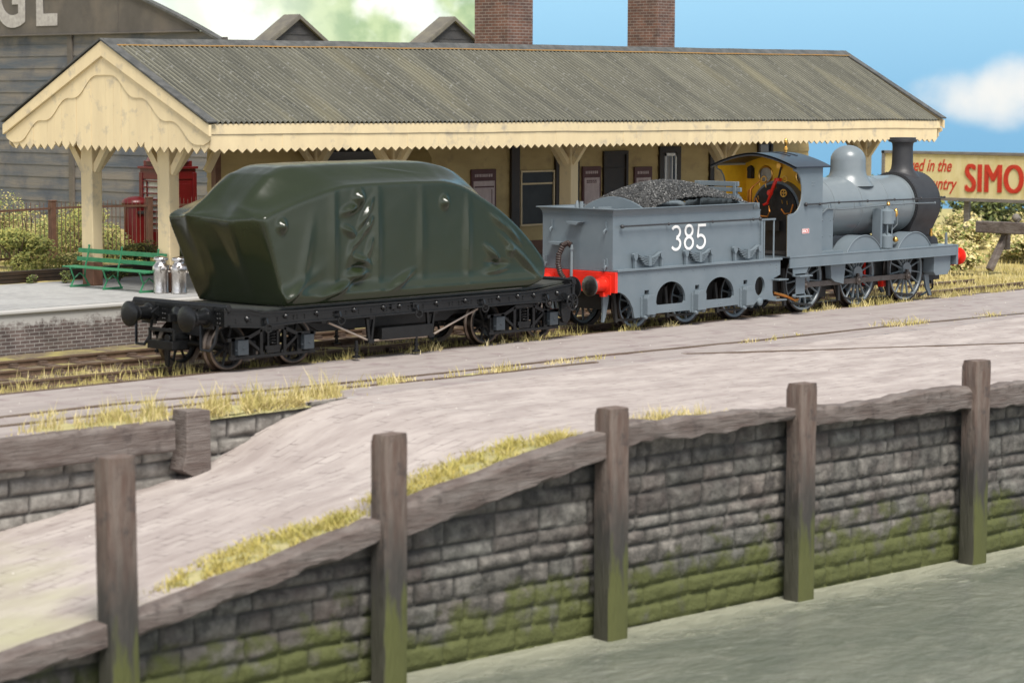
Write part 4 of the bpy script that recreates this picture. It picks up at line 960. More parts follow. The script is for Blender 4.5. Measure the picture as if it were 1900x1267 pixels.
for v in me.vertices:
    x, y, z = v.co; d = 0
    wy = min(1, max(0, (-y-1.02)/.12))
    if wy > 0:
        for f in side: d += gb(x, z, *f)
        v.co.y -= d*wy*1.3+wy*.004*fbm(x*.7, z*.8)+wy*.06*math.exp(-((z-1.35)/.14)**2)
    wf = min(1, max(0, (1.75-x)/.7))*(1-wy)
    if wf > 0:
        d = sum(gb(y, z, *f) for f in front); v.co.x -= d*wf*.9; v.co.z += d*wf*.35*(z > 2.8)
    wt = min(1, max(0, (z-3.3)/.3))
    v.co.z += wt*.012*fbm(x*.8, y*1.5, 3)
    if 3.5 < x < 6 and -1.1 < y < -.5: v.co.z += gb(x, y, 4.3, -.85, -.15, .5, .03, .02)
    if v.co.z < 1.185: v.co.z = 1.185
org = Vector((4.3, 0, 1.18))
for v in me.vertices: v.co -= org
me.polygons.foreach_set('use_smooth', [True]*len(me.polygons)); me.materials.clear(); me.materials.append(G['tarp']); me.name = 'covered_tank'
tz = bpy.data.objects.new('covered_tank', me); C.objects.link(tz); tz.location = org
tag(tz, 'rhomboid tank-shaped load under a tight glossy dark green tarpaulin on the wagon', 'covered load')
b = MB(); b.box(1.05, 7.75, -1.20, 1.20, 1.172, 1.192)
obj('base_board', b, mat('grey_board', (.25, .23, .21), (.3, .28, .25), sc=3, rough=.7), tz, smooth=False)

# ================================================================ TENDER
te = thing('steam_tender', 'grey six-wheeled tender numbered 385 with a red buffer beam and a heap of coal', 'tender', (13.6, 0, 0))
b = MB()
X0, X1, W_, ZF, ZT = 10.90, 16.30, 1.03, 1.40, 2.56
# sides and end as one shell, flaring outwards at the top
def flare(k): return [0, 0, .015, .045, .10][k]
zl_ = [ZF, ZT, ZT+.07, ZT+.13, ZT+.165]
for k in range(4):
    a, c = flare(k), flare(k+1); z0, z1 = zl_[k], zl_[k+1]
    b.add([(X0-a, -W_-a, z0), (X1, -W_-a, z0), (X1, -W_-c, z1), (X0-c, -W_-c, z1)], [(0, 1, 2, 3)])
    b.add([(X0-a, W_+a, z0), (X1, W_+a, z0), (X1, W_+c, z1), (X0-c, W_+c, z1)], [(0, 3, 2, 1)])
    b.add([(X0-a, -W_-a, z0), (X0-c, -W_-c, z1), (X0-c, W_+c, z1), (X0-a, W_+a, z0)], [(0, 1, 2, 3)])
# cut the front top corner down in a curve
for i, v in enumerate(b.v):
    if v[0] == X1 and v[2] > ZT-.01: b.v[i] = (16.0 if v[2] > ZT+.01 else 16.28, v[1], v[2])
for s in (-1, 1):
    b.add([(16.0, s*(W_+.1), ZT+.165), (16.0, s*W_, ZT), (16.28, s*W_, ZT), (16.10, s*(W_+.06), ZT+.10)], [(0, 1, 2, 3)])
    b.bar((X0-.1, s*(W_+.1), ZT+.165), (16.0, s*(W_+.1), ZT+.165), .035, .02)
    b.box(X0, X1, s*W_-.006, s*W_+.006, ZT-.015, ZT+.0)
b.bar((X0-.1, -W_-.1, ZT+.165), (X0-.1, W_+.1, ZT+.165), .035, .02); b.box(X0-.006, X0+.006, -W_, W_, ZT-.015, ZT)
b.add([(X1, -W_, ZF), (X1, W_, ZF), (X1, W_, 2.4), (X1, -W_, 2.4)], [(0, 1, 2, 3)])
obj('tank', b, G['loco'], te, fix=False, smooth=False)
b = MB(); b.box(X0+.01, 12.16, -W_+.01, W_-.01, 2.60, 2.64); b.box(12.16, X1-.01, -W_+.01, W_-.01, 2.40, 2.44)
b.lathe([(.26, 0), (.27, .03), (.25, .05), (.05, .07)], (11.5, -.25, 2.64)); b.bar((11.3, -.25, 2.72), (11.75, -.25, 2.72), .05, .04); b.tube([(11.15, .1, 2.62), (11.15, .1, 2.86)], .045)
b.lathe([(.05, 0), (.055, .12), (.03, .2), (.02, .24)], (11.12, .2, 2.64)); b.bar((11.35, -.1, 2.70), (11.7, .2, 2.70), .04, .03)
obj('tank_top', b, G['loco_lit'], te, angle=30)
b = MB(); pts = [(-.98, 2.6)]+[(-.98+1.96*i/20, 2.6+.32*math.sin(PI*i/20)**.8) for i in range(1, 20)]+[(.98, 2.6)]
b.prism(pts, 12.14, 12.19, 'yz'); b.tube([(12.165, y, z+.005) for y, z in pts[1:-1]], .018, 6); obj('coal_bulkhead', b, G['loco'], te, angle=50)
b = MB()   # front coal plate with two slats
b.box(15.98, 16.02, -.62, .98, 2.45, 2.92)
for y in (-.50, .55): b.box(15.95, 16.05, y-.04, y+.04, 2.6, 3.20)
b.box(15.97, 16.03, -.60, .70, 3.10, 3.21); b.box(15.97, 16.03, -.68, .82, 2.97, 3.07)
b.prism([(15.9, 2.45), (16.28, 2.45), (16.28, 2.62), (16.05, 2.86), (15.9, 2.9)], -.64, -.60, 'xz'); b.box(15.98, 16.3, -1.0, -.62, 2.45, 2.72)
obj('coal_plate', b, G['loco'], te, bevel=.008)
fy = -1.12
def arch(cx, w_, z0, z1):
    n = 18; r = w_/2
    return [(cx-r+.05, z0), (cx+r-.05, z0), (cx+r, z0+.05)]+[(cx+r*math.cos(t), z0+.05+(z1-z0-.05)*math.sin(t)**.85) for t in [PI*i/n for i in range(1, n)]]+[(cx-r, z0+.05)]
outer = [(10.93, 1.34), (10.93, .90), (11.05, .90)]+[(11.5-.45*math.cos(t), .36+.54*math.sin(t)) for t in [PI/2-PI/2*i/8 for i in range(0, 0)]]
outer = [(10.93, 1.34), (10.93, .90), (11.02, .90), (11.2, .83), (11.36, .70), (11.48, .52), (11.54, .30), (12.16, .30), (12.2, .36), (13.5, .36), (13.55, .30), (14.02, .30), (14.06, .36), (15.3, .38), (15.35, .32), (15.9, .32), (16.1, .44), (16.45, .44), (16.55, .40), (16.82, .40), (16.82, .48), (16.7, .50), (16.66, .60), (16.66, .82), (16.72, .93), (16.96, 1.0), (16.96, 1.34)]
holes = [arch(12.82, 1.05, .54, 1.05), arch(14.62, 1.07, .55, 1.06), [(16.16+.19*math.cos(2*PI*i/24), .765+.225*math.sin(2*PI*i/24)) for i in range(24)],
         [(11.88, .80), (12.04, .80), (12.04, .90), (11.88, .90)], [(13.70, .82), (13.85, .82), (13.85, .92), (13.70, .92)], [(15.52, .84), (15.67, .84), (15.67, .94), (15.52, .94)]]
for s in (-1, 1):
    b = MB(); b.prism(outer, s*1.08, s*1.14, 'xz', holes)
    b.rivets([(x, s*1.14, z) for x, z in [(x, 1.26) for x in np.arange(11.1, 16.9, .42)]+[(12.78, .42), (12.86, .42), (14.58, .44), (14.66, .44)]+[(16.8, z) for z in (1.1, 1.17, 1.24)]], (0, s, 0), .016)
    b.lathe([(.10, 0), (.09, .03), (.04, .05)], (16.16, s*1.14, .40), (0, s, 0), 12)
    fr = obj('frame_plate', b, G['loco'], te, smooth=False)
    b = MB(); b.box(16.62, 17.0, s*1.14-.02 if s > 0 else -1.36, 1.36 if s > 0 else -1.12, .88, .91); b.box(16.5, 16.95, s*1.14-.02 if s > 0 else -1.36, 1.36 if s > 0 else -1.12, .40, .43); obj('footstep', b, G['loco'], te, bevel=.006)
    for cx in (11.95, 13.77, 15.59):
        b = MB(); y0, y1 = (s*1.14, s*1.30); y0, y1 = min(y0, y1), max(y0, y1)
        b.box(cx-.15, cx+.15, y0, y1, .36, .72); b.prism([(cx-.15, .72), (cx+.15, .72), (cx+.11, .80), (cx-.11, .80)], y0, y1-.03, 'xz')
        b.box(cx-.20, cx+.20, min(s*1.14, s*1.18), max(s*1.14, s*1.18), .30, .36); b.box(cx-.22, cx-.15, min(s*1.14, s*1.165), max(s*1.14, s*1.165), .33, .76); b.box(cx+.15, cx+.22, min(s*1.14, s*1.165), max(s*1.14, s*1.165), .33, .76)
        b.rivets([(cx+dx, s*1.165, z) for dx in (-.185, .185) for z in (.4, .5, .6, .7)], (0, s, 0), .014)
        b.lathe([(.06, 0), (.05, .05), (.02, .07)], (cx-.12, s*1.2, .31), (0, s, 0), 8); b.lathe([(.06, 0), (.05, .05), (.02, .07)], (cx+.14, s*1.2, .34), (0, s, 0), 8)
        obj('axlebox', b, G['loco'], te, bevel=.012)
        b = MB(); sy = s*1.10; cx2 = cx+.1
        for k in range(5):
            L = .42-.06*k; pts = [(cx2+L*t, sy, 1.60-.034*k+.13*(t*L/.42)**2) for t in (-1, -.6, -.2, .2, .6, 1)]
            for p, q in zip(pts[:-1], pts[1:]): b.bar(p, q, .09, .020)
        b.box(cx2-.045, cx2+.045, sy-.07, sy+.07, 1.44, 1.66)
        for e in (-.47, .47):
            b.box(cx2+e-.03, cx2+e+.03, sy-.03, sy+.03, 1.40, 1.60); b.prism([(cx2+e-.075, 1.71), (cx2+e-.05, 1.735), (cx2+e+.05, 1.735), (cx2+e+.075, 1.71), (cx2+e+.07, 1.66), (cx2+e+.03, 1.58), (cx2+e-.03, 1.58), (cx2+e-.07, 1.66)], sy-.04, sy+.03, 'xz')
        obj('leaf_spring', b, G['loco'], te, angle=30)
b = MB(); b.box(10.90, 16.98, -1.19, 1.19, 1.35, 1.40); obj('footplate', b, G['loco'], te, bevel=.008)
b = MB(); b.box(11.1, 16.8, -.62, .62, .48, 1.32); obj('inner_frame', b, G['dark'], te)
for x in (11.95, 13.8, 15.65):
    b = MB(); b.cyl((x, -1.1, .60), (x, 1.1, .60), .08); obj('axle', b, G['dark'], te)
    for s in (-1, 1): wheel(te, x, .60, s*.80, s, .60, 10, G['loco'], G['tyre'], hub=.15)
for x in (11.28, 13.1, 14.95):
    b = MB(); b.bar((x, -.8, .25), (x+.9, -.8, .22), .05, .05); b.bar((x+.02, -.8, .2), (x-.08, -.8, .9), .06, .08); obj('brake_rigging', b, G['dark'], te)
for s in (-1, 1):
    b = MB(); b.prism([(10.88, .88), (11.10, .88), (11.05, .60), (10.98, .34), (10.92, .22), (10.88, .22), (10.90, .5)], s*.75-.03, s*.75+.03, 'xz'); obj('guard_iron', b, G['loco'], te, bevel=.006)
b = MB(); b.box(10.84, 10.93, -1.16, 1.16, .89, 1.345); b.lathe([(.06, 0), (.06, .05)], (10.84, .62, 1.05), (-1, 0, 0), 8); b.box(10.70, 10.84, -.03, .03, .98, 1.14); b.box(10.75, 10.9, -.9, -.78, .80, .9); obj('buffer_beam', b, G['red'], te, bevel=.008)
for s in (-1, 1): buffer(te, 10.84, s*.83, 1.06, -1, G['red'], G['steel'], .225, L=.50)
b = MB(); b.tube([(11.12+i*5.03/6, -1.12, 2.345) for i in range(7)], .019, 8)
for x in (11.16, 12.75, 14.35, 15.9): b.ball((x, -1.12, 2.345), .036); b.cyl((x, -1.03, 2.345), (x, -1.12, 2.345), .016, n=6)
for x in (11.11, 16.17): b.ball((x, -1.12, 2.345), .045)
obj('handrail', b, G['sblack'], te)
for s in (-1, 1):
    b = MB(); b.cyl((16.42, s*1.05, 1.4), (16.42, s*1.05, 2.32), .022); b.cyl((16.80, s*1.05, 1.4), (16.80, s*1.05, 2.32), .022); b.box(16.28, 16.84, s*1.05-.03, s*1.05+.03, 2.30, 2.34); b.box(16.28, 16.36, s*1.05-.02, s*1.05+.02, 1.4, 2.32); obj('front_grab_rails', b, G['loco'], te)
for y, z in ((-.03, 2.40), (.49, 1.93)):
    b = MB(); b.prism([(y-.20, z+.03), (y+.22, z+.03), (y+.16, z-.03), (y-.10, z-.045)], X0-.19, X0, 'yz'); obj('tender_step', b, G['loco'], te, bevel=.01)
for y, z in ((.74, 2.22), (-.84, 2.22), (.90, 1.42), (-.86, 1.42)):
    b = MB(); b.box(X0-.03, X0, y-.025, y+.025, z+.03, z+.22); b.tube([(X0-.02, y, z+.06), (X0-.08, y, z+.02), (X0-.09, y-.02, z-.03), (X0-.08, y-.03, z+.03)], .02, 6)
    if z < 2: b.bar((X0-.10, y, z), (X0-.10, y, z+.2), .05, .03)
    obj('lamp_iron', b, G['loco'], te, bevel=.003)
b = MB(); pts = [(X0-.14, .06, 1.90), (X0-.17, .13, 1.95), (X0-.22, .22, 1.90), (X0-.27, .30, 1.70), (X0-.28, .32, 1.48), (X0-.25, .28, 1.28), (X0-.2, .2, 1.14)]
P = []
for i in range(49):
    t = i/48*(len(pts)-1); k = min(int(t), len(pts)-2); f = t-k; P.append(Vector(pts[k])*(1-f)+Vector(pts[k+1])*f)
b.tube(P, [.052 if i % 2 else .066 for i in range(49)], 10); obj('brake_hose', b, mat('rubber_hose', (.03, .02, .017), (.05, .03, .025), sc=5, rough=.6), te, angle=20)
b = MB(); b.tube([(X0-.13, .06, 1.15), (X0-.13, .06, 1.90), (X0-.15, .1, 1.96), (X0-.18, .15, 1.95)], .035, 8); b.lathe([(.05, 0), (.05, .04)], (X0-.13, .06, 1.8)); obj('hose_pipe', b, G['loco_lit'], te)
b = MB(); b.lathe([(.06, 0), (.075, .1), (.06, .2), (.05, .22)], (X0-.13, .06, .98)); b.tube([(X0-.13, .06, 1.1), (X0-.18, .18, 1.1)], .035); obj('hose_valve', b, G['red'], te)
# digits, drawn as broad brush strokes
def digits(parent, s, x, z, hgt, wid, gap, y_, m, name):
    cnt = [0]
    def stroke(b, pts, w_):
        cnt[0] += 1; y = y_-.0012*cnt[0]
        L = []; Rr = []
        for i, p in enumerate(pts):
            a = pts[max(i-1, 0)]; c = pts[min(i+1, len(pts)-1)]; dx, dz = c[0]-a[0], c[1]-a[1]; n = math.hypot(dx, dz) or 1
            L.append((p[0]-dz/n*w_/2, p[1]+dx/n*w_/2)); Rr.append((p[0]+dz/n*w_/2, p[1]-dx/n*w_/2))
        b.rings([[(l[0], y, l[1]), (r[0], y, r[1]), (r[0], y+.006, r[1]), (l[0], y+.006, l[1])] for l, r in zip(L, Rr)])
    def arc(cx, cz, rx, rz, a0, a1, n=16): return [(cx+rx*math.cos(math.radians(a0+(a1-a0)*i/n)), cz+rz*math.sin(math.radians(a0+(a1-a0)*i/n))) for i in range(n+1)]
    w_ = .062; h = hgt; r = wid/2-w_/2
    for ch in s:
        b = MB(); cx = x+wid/2
        if ch == '3': stroke(b, arc(cx-.02, z+h*.75-.01, r, h*.25-w_/2+.01, 150, -80), w_); stroke(b, arc(cx-.02, z+h*.26, r+.01, h*.26-w_/2+.01, 85, -150), w_)
        elif ch == '8': stroke(b, arc(cx, z+h*.755, r*.88, h*.245-w_/2+.01, 0, 360, 28), w_); stroke(b, arc(cx, z+h*.27, r, h*.27-w_/2+.01, 0, 360, 28), w_)
        elif ch == '5': stroke(b, [(cx+r+.02, z+h-w_/2), (cx-r*.6, z+h-w_/2)], w_); stroke(b, [(cx-r*.62, z+h), (cx-r*.85, z+h*.52)], w_*.9); stroke(b, arc(cx-.03, z+h*.295, r+.02, h*.295-w_/2+.01, 135, -145), w_)
        obj(name, b, m, parent, smooth=False, fix=True); x += wid+gap
digits(te, '385', 12.95, 1.73, .57, .36, .09, -W_-.0085, G['white'], 'painted_digit')
# coal
ch = MB(); nx_, ny_ = 90, 44
def coal_z(x, y):
    u = (x-13.9)/(2.45 if x > 13.9 else 1.95); h = max(0, 1-u*u)**.85
    return 2.57+.70*h*max(0, 1-(y/1.3)**2)**.8
for i in range(nx_+1):
    for j in range(ny_+1):
        x = 12.2+3.75*i/nx_; y = -.98+1.96*j/ny_; ch.v.append((x+.02*random.uniform(-1, 1), y+.02*random.uniform(-1, 1), coal_z(x, y)+random.uniform(-.02, .02)))
for i in range(nx_):
    for j in range(ny_):
        a = i*(ny_+1)+j; ch.f.append((a, a+ny_+1, a+ny_+2)); ch.f.append((a, a+ny_+2, a+1)); ch.m += [0, 0]
for k in range(8500):
    x = random.uniform(12.22, 15.93); y = random.uniform(-.99, .99); z = coal_z(x, y)+.008; s = random.uniform(.010, .032)
    M3 = Matrix.Rotation(random.uniform(0, 6), 3, Vector((random.gauss(0, 1), random.gauss(0, 1), random.gauss(0, 1))).normalized())
    vs = [Vector((x, y, z))+M3 @ Vector((a*s*random.uniform(.6, 1.3), c*s*random.uniform(.6, 1.2), d*s*random.uniform(.5, 1.1))) for a, c, d in ((1, 0, 0), (-1, 0, 0), (0, 1, 0), (0, -1, 0), (0, 0, 1), (0, 0, -1))]
    ch.add(vs, [(0, 2, 4), (2, 1, 4), (1, 3, 4), (3, 0, 4), (2, 0, 5), (1, 2, 5), (3, 1, 5), (0, 3, 5)])
tag(obj('coal_heap', ch, G['coal'], loc=(13.9, 0, 2.5), smooth=False, fix=False), 'heap of glinting black coal in the tender', 'coal', kind='stuff')
# ================================================================ LOCOMOTIVE
lo = thing('steam_locomotive', 'grey six-coupled steam engine with black chimney and smokebox and yellow cab interior', 'locomotive', (21, 0, 0))
b = MB(); b.box(17.30, 24.64, -1.18, 1.18, 1.37, 1.41); obj('footplate', b, G['loco'], lo, bevel=.008)
for s in (-1, 1):
    b = MB(); b.box(17.32, 24.62, min(s*1.17, s*1.13), max(s*1.17, s*1.13), 1.15, 1.368); b.box(17.3, 24.64, min(s*1.19, s*1.12), max(s*1.19, s*1.12), 1.13, 1.155); obj('valance', b, G['loco'], lo, bevel=.005)
b = MB(); b.box(17.4, 24.5, -.58, .58, .46, 1.3); b.box(18.9, 19.6, -.60, .60, .3, .9); obj('main_frames', b, G['dark'], lo)
for x in (17.3, 19.55, 21.75):
    b = MB(); b.bar((x+1.4, -.80, .16), (x+.55, -.80, .25), .05, .05); b.bar((x+.3, -.80, .2), (x+.22, -.80, 1.1), .07, .09); obj('brake_gear', b, G['dark'], lo)
b = MB(); b.prism([(19.25, 1.14), (19.9, 1.14), (19.82, .62), (19.42, .70), (19.3, .78)], -.98, -.80, 'xz')
obj('frame_bracket', b, G['loco'], lo, bevel=.01)
b = MB(); b.box(21.05, 22.0, -.62, -.585, 1.45, 1.66); b.box(21.9, 22.12, -.70, -.585, .42, .62); b.box(21.2, 21.26, -.64, -.585, .5, 1.2); obj('inside_motion', b, G['red'], lo)
CR = (-.12, -.13)
for x in (18.40, 20.66, 22.86):
    b = MB(); b.cyl((x, -.7, .80), (x, .7, .80), .1); obj('axle', b, G['dark'], lo)
    for s in (-1, 1): wheel(lo, x, .80, s*.79, s, .80, 15, G['loco_lit'], G['tyre'], name='driving_wheel', crank=CR, hub=.19, rim=.06, spoke=.05)
for s in (-1, 1):
    y = s*.90; b = MB(); zz = .80+CR[1]; xs_ = [18.40+CR[0], 20.66+CR[0], 22.86+CR[0]]
    b.box(xs_[0], xs_[2], y-.025, y+.025, zz-.065, zz+.065)
    for x in xs_:
        b.lathe([(.12, -.05), (.12, .05)], (x, y, zz), (0, 1, 0), 8); b.lathe([(.06, 0), (.07, .06), (.035, .09), (.02, .1)], (x, y, zz), (0, s, 0), 10)
        b.box(x-.04, x+.04, y-.03, y+.03, zz+.08, zz+.17)
    obj('coupling_rod', b, G['rod'], lo, bevel=.006)
# splashers
for cx in (20.55, 22.80):
    for s in (-1, 1):
        pts = [(cx+.93*math.cos(t), .86+.93*math.sin(t)) for t in [math.radians(a) for a in np.linspace(36, 144, 24)]]
        b = MB(); b.prism(pts, min(s*1.07, s*.62), max(s*1.07, s*.62), 'xz')
        b.tube([(x, s*1.075, z) for x, z in pts], .018, 6)
        obj('splasher', b, G['loco'], lo, angle=35)
# boiler and smokebox
BZ, BR = 2.47, .735
b = MB(); b.lathe([(BR, 0), (BR, 4.75)], (18.58, 0, BZ), (1, 0, 0), 64)
for x in (18.75, 19.75, 20.95, 22.1, 23.22): b.lathe([(BR+.001, 0), (BR+.010, .005), (BR+.010, .06), (BR+.001, .065)], (x, 0, BZ), (1, 0, 0), 64, False)
obj('boiler', b, G['loco_lit'], lo, angle=35)
b = MB(); b.box(18.62, 19.50, -.86, .86, 1.4, 2.46); b.rivets([(x, -.86, z) for x in (18.75, 19.05, 19.38) for z in (1.82, 2.2)], (0, -1, 0), .02); b.box(18.62, 19.6, -1.1, -.86, 1.4, 1.47)
obj('firebox_side', b, G['loco'], lo, bevel=.012)
b = MB(); SR = .82; pts = [(SR*math.sin(t), BZ+SR*math.cos(t)) for t in np.linspace(-2.15, 2.15, 40)]
pts = [(-.60, 1.42), (-.58, 1.8)]+[p for p in pts]+[(.58, 1.8), (.60, 1.42)]
b.prism(pts, 23.32, 24.38, 'yz')
b.prism([(23.25, 1.41), (24.55, 1.41), (24.5, 1.55), (24.35, 1.62), (23.32, 1.62)], -.66, .66, 'xz')
b.lathe([(.70, 0), (.68, .04), (.5, .11), (.25, .15), (.02, .16)], (24.38, 0, BZ), (1, 0, 0), 40)
for x in (23.36, 24.34):
    b.rivets([(x, SR*1.0*math.sin(t), BZ+SR*math.cos(t)) for t in np.linspace(-2.1, 2.1, 46)], (0, 0, 1), .018)
b.rivets([(23.315, (SR-.05)*math.sin(t), BZ+(SR-.05)*math.cos(t)) for t in np.linspace(-2.1, 2.1, 46)], (-1, 0, 0), .016)
b.cyl((24.5, 0, BZ), (24.65, 0, BZ), .04); b.bar((24.62, -.02, BZ+.02), (24.62, -.25, BZ-.12), .035, .035); b.bar((24.58, 0, BZ), (24.58, .06, BZ+.26), .035, .035)
b.tube([(24.42, -.55, 2.52), (24.5, -.6, 2.5), (24.5, -.6, 2.3), (24.42, -.55, 2.28)], .018, 6)
obj('smokebox', b, G['sblack'], lo, angle=32)
b = MB(); b.lathe([(.48, -.07), (.42, .0), (.345, .07), (.295, .15), (.275, .28), (.265, .72), (.275, .80), (.30, .835), (.365, .85), (.37, .90), (.34, .915), (.34, .96), (.31, .96), (.25, .955), (.24, .4)], (23.80, 0, 3.21), (0, 0, 1), 40, False); obj('chimney', b, G['sblack'], lo, angle=35)
b = MB(); b.lathe([(.66, -.14), (.585, -.04), (.51, .06), (.465, .16), (.45, .26), (.445, .50)]+[(.445*math.cos(t), .50+.38*math.sin(t)) for t in [math.radians(a) for a in (12, 25, 38, 50, 62, 74, 86)]], (21.34, 0, 3.12), (0, 0, 1), 44); obj('steam_dome', b, G['loco_lit'], lo, angle=60)
# cab
def cabside(s):
    out = [(17.22, 1.41), (18.60, 1.41), (18.60, 3.53), (17.42, 3.53), (17.42, 3.47), (17.58, 3.42), (17.70, 3.28), (17.76, 3.1), (17.78, 2.92), (17.76, 2.76), (17.70, 2.62), (17.60, 2.50), (17.46, 2.42), (17.22, 2.39)]
    b = MB(); b.prism(out, min(s*1.13, s*1.17), max(s*1.13, s*1.17), 'xz')
    b.tube([(x, s*1.15, z) for x, z in out[4:]], .022, 6); b.cyl((17.22, s*1.15, 1.41), (17.22, s*1.15, 2.38), .022)
    b.rivets([(x, s*1.17, z) for x in (18.17, 18.24) for z in (3.09, 3.16)], (0, s, 0), .014)
    o = obj('cab_side', b, G['loco'], lo, smooth=True, angle=30)
    k = MB(); k.prism(out, min(s*1.127, s*1.12), max(s*1.127, s*1.12), 'xz'); obj('inner_lining', k, G['yellow'], o, smooth=False)
cabside(-1); cabside(1)
def roofz(y): return 3.86-.31*(abs(y)/1.26)**1.7
b = MB(); front_ = [(-1.13, 1.41), (1.13, 1.41)]+[(y, roofz(y)-.03) for y in np.linspace(1.13, -1.13, 17)]
hl = [[(yc+.19*math.cos(2*PI*i/20), 3.30+.19*math.sin(2*PI*i/20)) for i in range(20)] for yc in (.50, -.62)]
b.prism(front_, 18.57, 18.60, 'yz', hl); ff = obj('cab_front', b, G['loco'], lo, smooth=False)
b = MB(); b.prism(front_, 18.55, 18.567, 'yz', hl); obj('inner_lining', b, G['yellow'], ff, smooth=False)
for yc in (.50, -.62):
    b = MB(); b.torus((18.545, yc, 3.30), (1, 0, 0), .20, .025, 28, 8); f_ = obj('spectacle_window', b, G['brass'], lo)
    b = MB(); b.lathe([(.19, 0), (.19, .01)], (18.58, yc, 3.30), (1, 0, 0), 28); obj('glass', b, G['glass'], f_)
b = MB(); ys = np.linspace(-1.27, 1.27, 27)
prof = [(y, roofz(y)) for y in ys]+[(y, roofz(y)-.035) for y in ys[::-1]]
b.prism(prof, 17.33, 18.80, 'yz')
for x in (18.05, 18.35): b.rings([[(x, y, roofz(y)+.0), (x+.07, y, roofz(y)+.0), (x+.07, y, roofz(y)+.018), (x, y, roofz(y)+.018)] for y in np.linspace(-.55, .75, 12)])
b.rings([[(17.33, y, roofz(y)-.07), (17.38, y, roofz(y)-.07), (17.38, y, roofz(y)+.006), (17.33, y, roofz(y)+.006)] for y in ys])
G['roofblk'] = mat('roof_black', (.018, .020, .026), (.026, .028, .034), sc=3, rough=.34)
obj('cab_roof', b, G['roofblk'], lo, angle=30)
b = MB(); b.lathe([(.035, 0), (.035, .05), (.055, .07), (.055, .13), (.03, .15), (.03, .2), (.045, .22), (.05, .30), (.03, .34), (.005, .36)], (18.68, 0, 3.84)); obj('whistle', b, G['brass'], lo)
b = MB(); pts = [(-.70, 1.42)]+[(.72*math.sin(t), 2.45+.72*math.cos(t)) for t in np.linspace(-1.75, 1.75, 30)]+[(.70, 1.42)]
b.prism(pts, 18.30, 18.56, 'yz'); obj('firebox_wrapper', b, G['loco'], lo, angle=35)
b = MB(); pts2 = [(y*.9, 2.45+(z-2.45)*.9 if z > 2 else z) for y, z in pts]; b.prism(pts2, 18.24, 18.31, 'yz'); b.rivets([(18.24, y, z) for y in np.arange(-.5, .55, .14) for z in np.arange(2.2, 2.95, .14)], (-1, 0, 0), .014)
b.box(18.16, 18.26, -.2, .2, 1.95, 2.2); b.box(17.3, 18.3, -1.1, 1.1, 1.41, 1.47); b.box(17.9, 18.3, -1.1, -.72, 1.45, 2.1)
obj('backhead', b, G['dark'], lo, bevel=.01)
b = MB(); b.tube([(18.1, -.18, 3.24), (18.08, -.12, 3.12), (18.06, -.02, 2.86), (18.08, .06, 2.72), (18.08, .10, 2.62), (18.05, .20, 2.58)], [.03, .045, .04, .032, .04, .03], 8); b.lathe([(.08, 0), (.07, .06)], (18.1, .02, 2.88), (-1, 0, 0), 14); b.box(18.08, 18.2, -.24, -.10, 3.16, 3.24); obj('regulator_handle', b, G['red'], lo)
b = MB(); b.torus((18.12, -.36, 2.88), (1, 0, 0), .085, .018, 18, 6); b.bar((18.12, -.44, 2.88), (18.12, -.28, 2.88), .02, .02); b.bar((18.12, -.36, 2.8), (18.12, -.36, 2.96), .02, .02); b.cyl((18.12, -.36, 2.88), (18.25, -.36, 2.88), .02)
b.torus((18.18, -.35, 3.22), (1, 0, 0), .07, .015, 16, 6); b.torus((18.18, .28, 3.20), (1, 0, 0), .07, .015, 16, 6); b.lathe([(.07, 0), (.07, .05)], (18.5, .05, 3.52), (-1, 0, 0), 16)
for y, z in ((.38, 3.02), (.2, 3.0), (-.1, 2.98), (.42, 2.7), (-.45, 2.6), (-.3, 2.62)): b.cyl((18.16, y, z), (18.16, y+.02, z+.09), .016, n=6)
obj('backhead_valves', b, G['brass'], lo)
b = MB(); b.tube([(18.1, .62, 2.35), (18.1, .62, 2.95), (18.15, .58, 3.02)], .032); obj('copper_pipe', b, G['copper'], lo)
b = MB(); b.tube([(18.05, .48, 2.4), (18.05, .50, 2.62), (18.08, .44, 2.74), (18.08, .36, 2.6), (18.06, .44, 2.36)], .018); obj('copper_pipe', b, G['copper'], lo)
b = MB(); b.tube([(18.05, .38, 2.32), (18.03, .05, 2.30), (18.05, 0, 2.42), (18.1, .06, 2.56)], .02); obj('copper_pipe', b, G['copper'], lo)
b = MB(); b.tube([(18.05, -.35, 2.5), (18.05, -.45, 2.38), (18.05, -.62, 2.40), (18.1, -.66, 2.62)], .02); obj('copper_pipe', b, G['copper'], lo)
b = MB(); b.tube([(18.15, .72, 2.3), (18.15, .74, 2.9), (18.3, .5, 3.15)], .018); obj('copper_pipe', b, G['copper'], lo)
b = MB(); b.tube([(16.86, -1.02, .57), (17.35, -1.02, .46), (17.72, -1.02, .34), (17.84, -1.02, .36)], .035); obj('injector_pipe', b, G['copper'], lo)
b = MB(); b.tube([(18.25, -.18, 3.5), (18.15, -.18, 3.24)], .025); b.lathe([(.10, 0), (.09, .05)], (18.5, .92, 3.42), (-1, 0, 0), 16); b.box(18.4, 18.54, .84, .96, 3.2, 3.45); obj('cab_fittings', b, G['dark'], lo)
